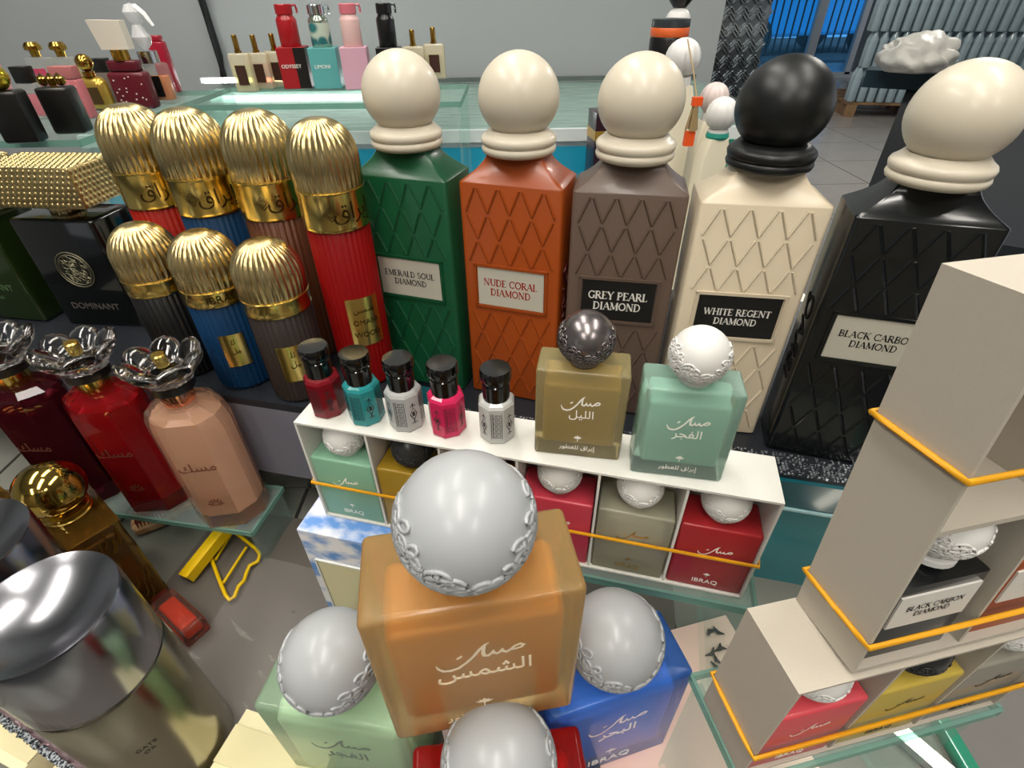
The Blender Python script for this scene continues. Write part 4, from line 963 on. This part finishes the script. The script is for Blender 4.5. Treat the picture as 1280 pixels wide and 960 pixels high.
flask('black', 'dark carton under the black flask behind the green bottle cap', 'matt black flask bottle with loop cap', (490, 113), 30, m_bgk, mat('flask_black', '#121214', .3, coat=.2), mat('flask_black', '#121214', .3), .056)

# ================================================================ rear glass counter along the wall
ZC = .157
rc = thing('glass_counter', 'long glass topped counter with teal front along the grey wall', 'counter', (-.13, 1.31, 0))
B(((0, 0, -.30), (1.26, .60, .88))).build('cabinet', mat('cabinet_white', '#c8ccce', .5), rc)
B(((0, -.302, .04), (1.26, .006, .17))).build('teal_front', mat('teal_panel', '#1a8fb0', .3), rc)
B(((0, -.304, ZC - .012), (1.264, .010, .020))).build('white_trim', mat('trim_white', '#cdd3d3', .3), rc)
B(((0, .0, ZC - .006), (1.25, .59, .004))).build('grey_liner', two_tone('liner_grey', '#7c8080', '#a9adab', 14, .35, .35, .65, (1, 5, 1)), rc)
B(((0, 0, ZC - .001), (1.26, .60, .004))).build('glass_top', m_sg, rc)
B(((0, .285, ZC + .006), (1.26, .012, .010))).build('metal_rail', mat('rail_metal', '#7d8484', .3, .7), rc)
led = thing('light_strip', 'glowing white light strip at the foot of the grey wall', 'light strip', (-.50, 1.50, ZC + .016))
B(((0, .03, .004), (.56, .012, .012))).build('housing', mat('housing_white', '#e6e6e6', .4), led)
B(((0, .022, .004), (.54, .004, .008))).build('diffuser', mat('led_white', '#ffffff', .4, emit=30.), led)
cb_ = MB().tube([aty(248, -40, 1.6), aty(252, 0, 1.6), aty(264, 38, 1.6), aty(274, 70, 1.6), aty(280, 98, 1.6)], .009, 8)
tag(cb_.build('power_cable', mat('cable_black', '#17191b', .5), smooth=60), 'black cable hanging down the grey wall', 'cable')
# things standing on it
pb = at(757, 228, .09); u = unit(aty(757, 190, .86))
xb = thing('chocolate_box', 'dark purple box with gold stripe behind the grey bottle', 'box', (aty(760, 200, .88).x, .90, .001), .12)
B(((0, 0, .100), (.056, .05, .20))).build('body', mat('purple_dark', '#2b1220', .3, coat=.3), xb, bevel=.001)
B(((0, 0, .168), (.0568, .0508, .014))).build('gold_stripe', mat('stripe_gold', '#c9a04a', .3, .6), xb)
ped = thing('display_plinth', 'pale plinth behind the grey and white bottles', 'plinth', (.24, .76, -.75 + .002), 0)
B(((.02, .03, .37), (.30, .32, .74))).build('body', mat('plinth_white', '#cfd0cc', .5), ped)
B(((.02, .03, .746), (.31, .33, .012))).build('top_board', mat('plinth_top', '#dedbcf', .4), ped)
m_fl = mat('fluted_white', '#dcdbd8', .4)
def fluted_bottle(label, px, py, y, hgt, teal=True, base=.004, tint=None):
    top = aty(px, py, y); h = top.z - base
    t = thing('fluted_ball_bottle', label, 'perfume bottle', (top.x, y, base), .1, 'white bottles with fluted ball caps')
    r = hgt; hb = h - 2 * r - .008; wd = r * 2.0
    rings = [rrect(wd, wd * .7, .002, 3, 0), rrect(wd, wd * .7, .002, 3, hb * .9), rrect(wd * .7, wd * .6, .004, 3, hb)]
    MB().loft(rings).build('body', mat('ivory_body', '#e4dcc4', .35), t)
    MB().lathe([(r * .62, hb - .001), (r * .66, hb + .003), (r * .62, hb + .009)], 24).build('collar', m_fl, t)
    MB().lathe([(r * math.sin(PI * k / 12) if 0 < k < 12 else 0, hb + .007 + r - r * math.cos(PI * k / 12)) for k in range(13)], 72, lambda rr, z, a: rr * (1 - .05 * (.5 + .5 * math.cos(12 * a)))).build('fluted_cap', tint or m_fl, t, smooth=70)
    if teal:
        MB().lathe([(r * .68, hb - .0005), (r * .74, hb + .002), (r * .68, hb + .006)], 24).build('ribbon', mat('ribbon_teal', '#1d8a78', .5), t)
        MB().tube([(wd * .36, -wd * .3, hb), (wd * .44, -wd * .38, hb * .8), (wd * .42, -wd * .38, hb * .35)], [.003, .005, .006], 6).build('tassel', mat('ribbon_teal', '#1d8a78', .5), t)
    return t
fluted_bottle('white bottle with fluted ball cap and teal ribbon tassel', 907, 119, .645, .0175)
fluted_bottle('white bottle with pinkish fluted ball cap behind the teal ribbon one', 897, 101, .72, .0175, False, tint=mat('fluted_pink', '#d9c8c4', .4))
fluted_bottle('white bottle with fluted ball cap partly behind the grey bottle', 858, 45, .68, .0195, False)
for (px, py, y, r, h, m1, lab) in ((836, 30, .72, .015, .033, m_bgk, 'black jar in front of the orange one'),):
    pass
st1 = thing('jar_stack', 'black jar with orange band on a dark stand behind the grey bottle cap', 'jar', (aty(833, 60, .74).x, .735, .004), 0)
zt1 = aty(833, 30, .735).z
MB().lathe([(.019, 0), (.019, zt1 - .05), (.016, zt1 - .048)], 24).build('stand', m_bgk, st1)
MB().lathe([(.021, zt1 - .048), (.022, zt1 - .046), (.022, zt1 - .018), (.021, zt1 - .016)], 32).build('jar', mat('jar_black', '#151515', .3), st1)
MB().lathe([(.0215, zt1 - .016), (.0222, zt1 - .014), (.0222, zt1 - .008), (.0215, zt1 - .007)], 32).build('orange_band', mat('band_orange', '#d9622c', .4), st1)
MB().lathe([(.0215, zt1 - .007), (.022, zt1 - .006), (.022, zt1 + .001), (0, zt1 + .002)], 32).build('lid', mat('lid_grey', '#3b4144', .3), st1)
tb = thing('black_topped_bottle', 'white ball bottle with black top behind the jar', 'perfume bottle', (aty(848, 20, .80).x, .80, .004), 0)
zt2 = aty(848, 12, .80).z - .004
MB().lathe([(.012, 0), (.012, zt2 - .03), (.008, zt2 - .026)], 24).build('body', mat('ivory_body', '#e4dcc4', .35), tb)
ball(.0155, 24, 12, 1, zt2 - .012).build('ball', m_fl, tb, smooth=80)
MB().lathe([(.008, zt2 + .002), (.0145, zt2 + .010), (.0145, zt2 + .024), (0, zt2 + .025)], 24).build('black_top', m_bgk, tb)
ta = thing('tassel', 'beige tassel with orange ends hanging beside the grey bottle cap', 'tassel', (aty(866, 150, .60).x, .60, aty(866, 160, .60).z), 0)
tq = MB(); rnd = random.Random(6)
for k in range(26):
    a = rnd.uniform(0, 6.28); tq.tube([(.002 * math.cos(a), .002 * math.sin(a), .022), (.006 * math.cos(a), .006 * math.sin(a), -.002)], .0009, 4)
tq.build('strands', mat('tassel_beige', '#9c865f', .7), ta)['kind'] = 'stuff'
B(((.001, 0, .025), (.010, .006, .008))).build('orange_knot', mat('knot_orange', '#f0591e', .5), ta)
B(((-.001, -.001, -.010), (.010, .007, .014))).build('orange_tip', MATS['knot_orange'], ta)
MB().tube([(0, 0, .028), (-.002, .02, .05), (-.003, .055, .075)], .0008, 5).build('cord', MATS['tassel_beige'], ta)
# lit shelf glass leaning edges
# ================================================================ far background
m_chk = mat('checker_steel', '#7f858a', .28, .85)
ccx = aty(915, 60, 2.3).x; cw = 84 * unit(aty(915, 60, 2.3))
co = thing('steel_column', 'column clad in diamond checker plate behind the display', 'column', (ccx, 2.3, FLOORZ), math.radians(12))
B(((0, .12, 1.32), (cw, .24, 2.64))).build('column_core', m_chk, co)
q = MB(); 
for i in range(9):
    for j in range(34):
        for k in (-1, 0, 1):
            s = 1 if (i + j) % 2 else -1; M = T(x=-cw / 2 + (i + .5) * cw / 9, y=-.002, z=.75 + (j + .5) * .05, ry=s * PI / 4)
            q.box((k * .010, 0, 0), (.005, .006, .038), M)
q.build('checker_ridges', mat('checker_ridge', '#a9b0b4', .22, .9), co, smooth=0)['kind'] = 'stuff'
# glazed shop front, far back on the right
YW = 9.0
xw0, xw1 = aty(930, 20, YW).x, aty(1080, 20, YW).x
struct(B(((xw1 + 3.4, YW + .05, .6), (6.6, .10, 2.7)), ((xw0 - 3.4, YW + .05, .6), (6.6, .10, 2.7))).build('wall_front', mat('wall_far', '#59666c', .6)))
wi = struct(B((((xw0 + xw1) / 2, YW, FLOORZ + .04), (xw1 - xw0 + .2, .08, .08)), (((xw0 + xw1) / 2, YW, 1.85), (xw1 - xw0 + .2, .08, .12)), ((xw0, YW, .6), (.08, .08, 2.6)), ((xw1, YW, .6), (.08, .08, 2.6)), ((aty(1022, 30, YW).x, YW, .6), (.12, .09, 2.6))).build('window_1', mat('alu_frame', '#aeb6bb', .35, .6)))
B((((xw0 + xw1) / 2, YW + .02, .6), (xw1 - xw0, .01, 2.6))).build('pane', mat('blue_pane', '#7fc4ea', .05, alpha=.12), wi)
for k in range(16):
    x = xw0 + .1 + k * (xw1 - xw0) / 16
    MB().tube([(x, YW + .25, FLOORZ + .3), (x, YW + .25, 1.8)], .014, 6).build('security_bar', m_bgk, wi)
car = thing('parked_car', 'blue-lit car parked outside the shop window', 'car', (aty(985, 30, 13).x, 13.0, FLOORZ - .02), .3)
cs = [(-2.1, .35), (-2.1, .8), (-1.5, .95), (-.9, 1.45), (.8, 1.5), (1.4, 1.0), (2.1, .9), (2.1, .35)]
q = MB(); q.loft([[(x, y, z) for (x, z) in cs] for y in (-.8, .8)]); q.build('body', mat('car_blue_lit', '#2f9fd6', .25, coat=.5), car, smooth=0, bevel=.06)  # blue outdoor light is put into the body colour
q = MB(); q.loft([[(x, y, z) for (x, z) in ((-1.3, .98), (-.85, 1.38), (.7, 1.42), (1.2, 1.0))] for y in (-.83, .83)]); q.build('side_windows', mat('car_glass', '#12364c', .1), car, smooth=0)
for x in (-1.35, 1.35):
    for y in (-.72, .72): MB().lathe([(0, -.1), (.33, -.1), (.33, .1), (0, .1)], 24, M=T(x=x, y=y, z=.33, rx=PI / 2)).build('wheel', mat('tyre', '#1a1c1e', .7), car)
struct(B(((6.5, 17, FLOORZ - .08), (22, 15.8, .05))).build('ground', mat('outdoor_ground', '#8fc6e6', .6)))  # ground colour carries the bluish light outside
# pallets of bottled water
m_pet = mat('water_pet', '#a9bec6', .12, alpha=.78, spec=.8); m_wrap = mat('pack_cap', '#3f6f9a', .4)
pbm = MB()
for i in range(3):
    for j in range(2):
        pbm.lathe([(.036, 0), (.042, .01), (.042, .19), (.040, .20), (.042, .21), (.040, .24), (.018, .29), (.016, .30)], 8, M=T(x=(i - 1) * .088, y=(j - .5) * .088))
first = None
px0 = at(1056, 128, FLOORZ + .14)
pal_yaw = math.radians(-14)
def onp(x, y, z): return (px0.x + x * math.cos(pal_yaw) - y * math.sin(pal_yaw), px0.y + x * math.sin(pal_yaw) + y * math.cos(pal_yaw), z)
for p_ in range(2):
    pt = thing('pallet', 'wooden pallet under the %s stack of bottled water' % ('left' if p_ == 0 else 'right'), 'pallet', onp(.66 + p_ * 1.36, .5, FLOORZ + .005), pal_yaw)
    for k in range(5): B(((0, -.42 + k * .21, .125), (1.30, .13, .022))).build('deck_board', two_tone('pallet_wood', '#6e553c', '#8a6c4c', 6, .7, stretch=(1, 8, 1)), pt)
    for k in (-1, 0, 1): B(((k * .58, 0, .057), (.10, .98, .112))).build('bearer', MATS['pallet_wood'], pt)
names = ['bottom', 'second', 'third', 'fourth', 'fifth']
ordn = ['first', 'second', 'third', 'fourth', 'fifth', 'sixth', 'seventh', 'eighth', 'ninth', 'tenth']
for lay in range(5):
    for i in range(10):
        if first is None:
            o = pbm.build('water_pack', m_pet, smooth=50); first = o.data
        else: o = link('water_pack', first)
        o.location = onp(.15 + i * .268 + (.02 if i > 4 else 0) + (.03 if lay % 2 else 0), .10, FLOORZ + .143 + lay * .303); o.rotation_euler = (0, 0, pal_yaw)
        tag(o, '%s pack of water bottles from the left in the %s layer on the far pallets' % (ordn[i], names[lay]), 'water pack', 'water packs on the far pallets')
# neighbouring dark kiosk on the right with a plastic bag
k0, k1 = at(1086, 234, .08), at(1133, 112, .08)
yk = math.atan2(k1.y - k0.y, k1.x - k0.x); Lk = (k1 - k0).length
ki = thing('dark_kiosk', 'dark framed neighbouring counter running away on the right', 'counter', (k0.x, k0.y, FLOORZ + .003), yk)
hk = .08 - FLOORZ - .003
B(((Lk / 2, -.03, hk / 2), (Lk, .06, hk))).build('side_frame', mat('kiosk_dark', '#14181b', .85, spec=.1), ki)
B(((Lk / 2, -.42, hk / 2 - .03), (Lk - .02, .72, hk - .06))).build('cabinet', mat('kiosk_grey', '#20252a', .8, spec=.2), ki)
B(((Lk + .06, -.30, hk + .024), (.12, .86, .05))).build('end_rail', mat('kiosk_rail', '#2b4452', .3), ki)
bg_ = thing('plastic_bag', 'crumpled white plastic bag lying on the end of the dark kiosk', 'bag', (at(1138, 92, .13).x, at(1138, 92, .13).y, .1322), .4)
bb = bmesh.new(); bmesh.ops.create_icosphere(bb, subdivisions=4, radius=1); rnd = random.Random(12)
ph = [(Vector((rnd.uniform(-6, 6), rnd.uniform(-6, 6), rnd.uniform(-6, 6))), rnd.uniform(0, 6)) for _ in range(7)]
for v in bb.verts:
    f = 1 + .30 * sum(abs(math.sin(a.dot(v.co) + p)) for a, p in ph) / 3.5 - .28
    v.co = Vector((v.co.x * .105 * f, v.co.y * .09 * f, max(0, (v.co.z + .6)) * .055 * f + .006))
me = bpy.data.meshes.new('bag'); bb.to_mesh(me); bb.free(); me.shade_smooth(); me.materials.append(mat('bag_white', '#d9d8d0', .4)); link('bag', me, bg_)
gs = MB().tube([(.10, -.06, .006), (.16, -.09, .016), (.22, -.12, .006)], .010, 6); gs.build('green_handle', mat('handle_green', '#2c7a55', .5), bg_)
# LED bars under the front glass
m_led = mat('led_warm', '#fff6e2', .4, emit=10.)
p = at(1140, 930, .004); lb = thing('light_bar', 'bright light bar under the glass at the bottom right', 'light strip', (p.x, p.y, .001), math.radians(-55))
B(((0, 0, .003), (.045, .010, .006))).build('housing', m_chrome, lb)
B(((0, 0, .0068), (.041, .007, .0014))).build('diffuser', m_led, lb)
ge = thing('glass_edge_panel', 'thick green glass panel edging the counter at the bottom right', 'glass panel', (.249, .10, .0005), 0)
B(((0, .0, .004), (.008, .24, .008))).build('pane', mat('green_glass', '#2f7f66', .08, coat=.5), ge, bevel=.001)
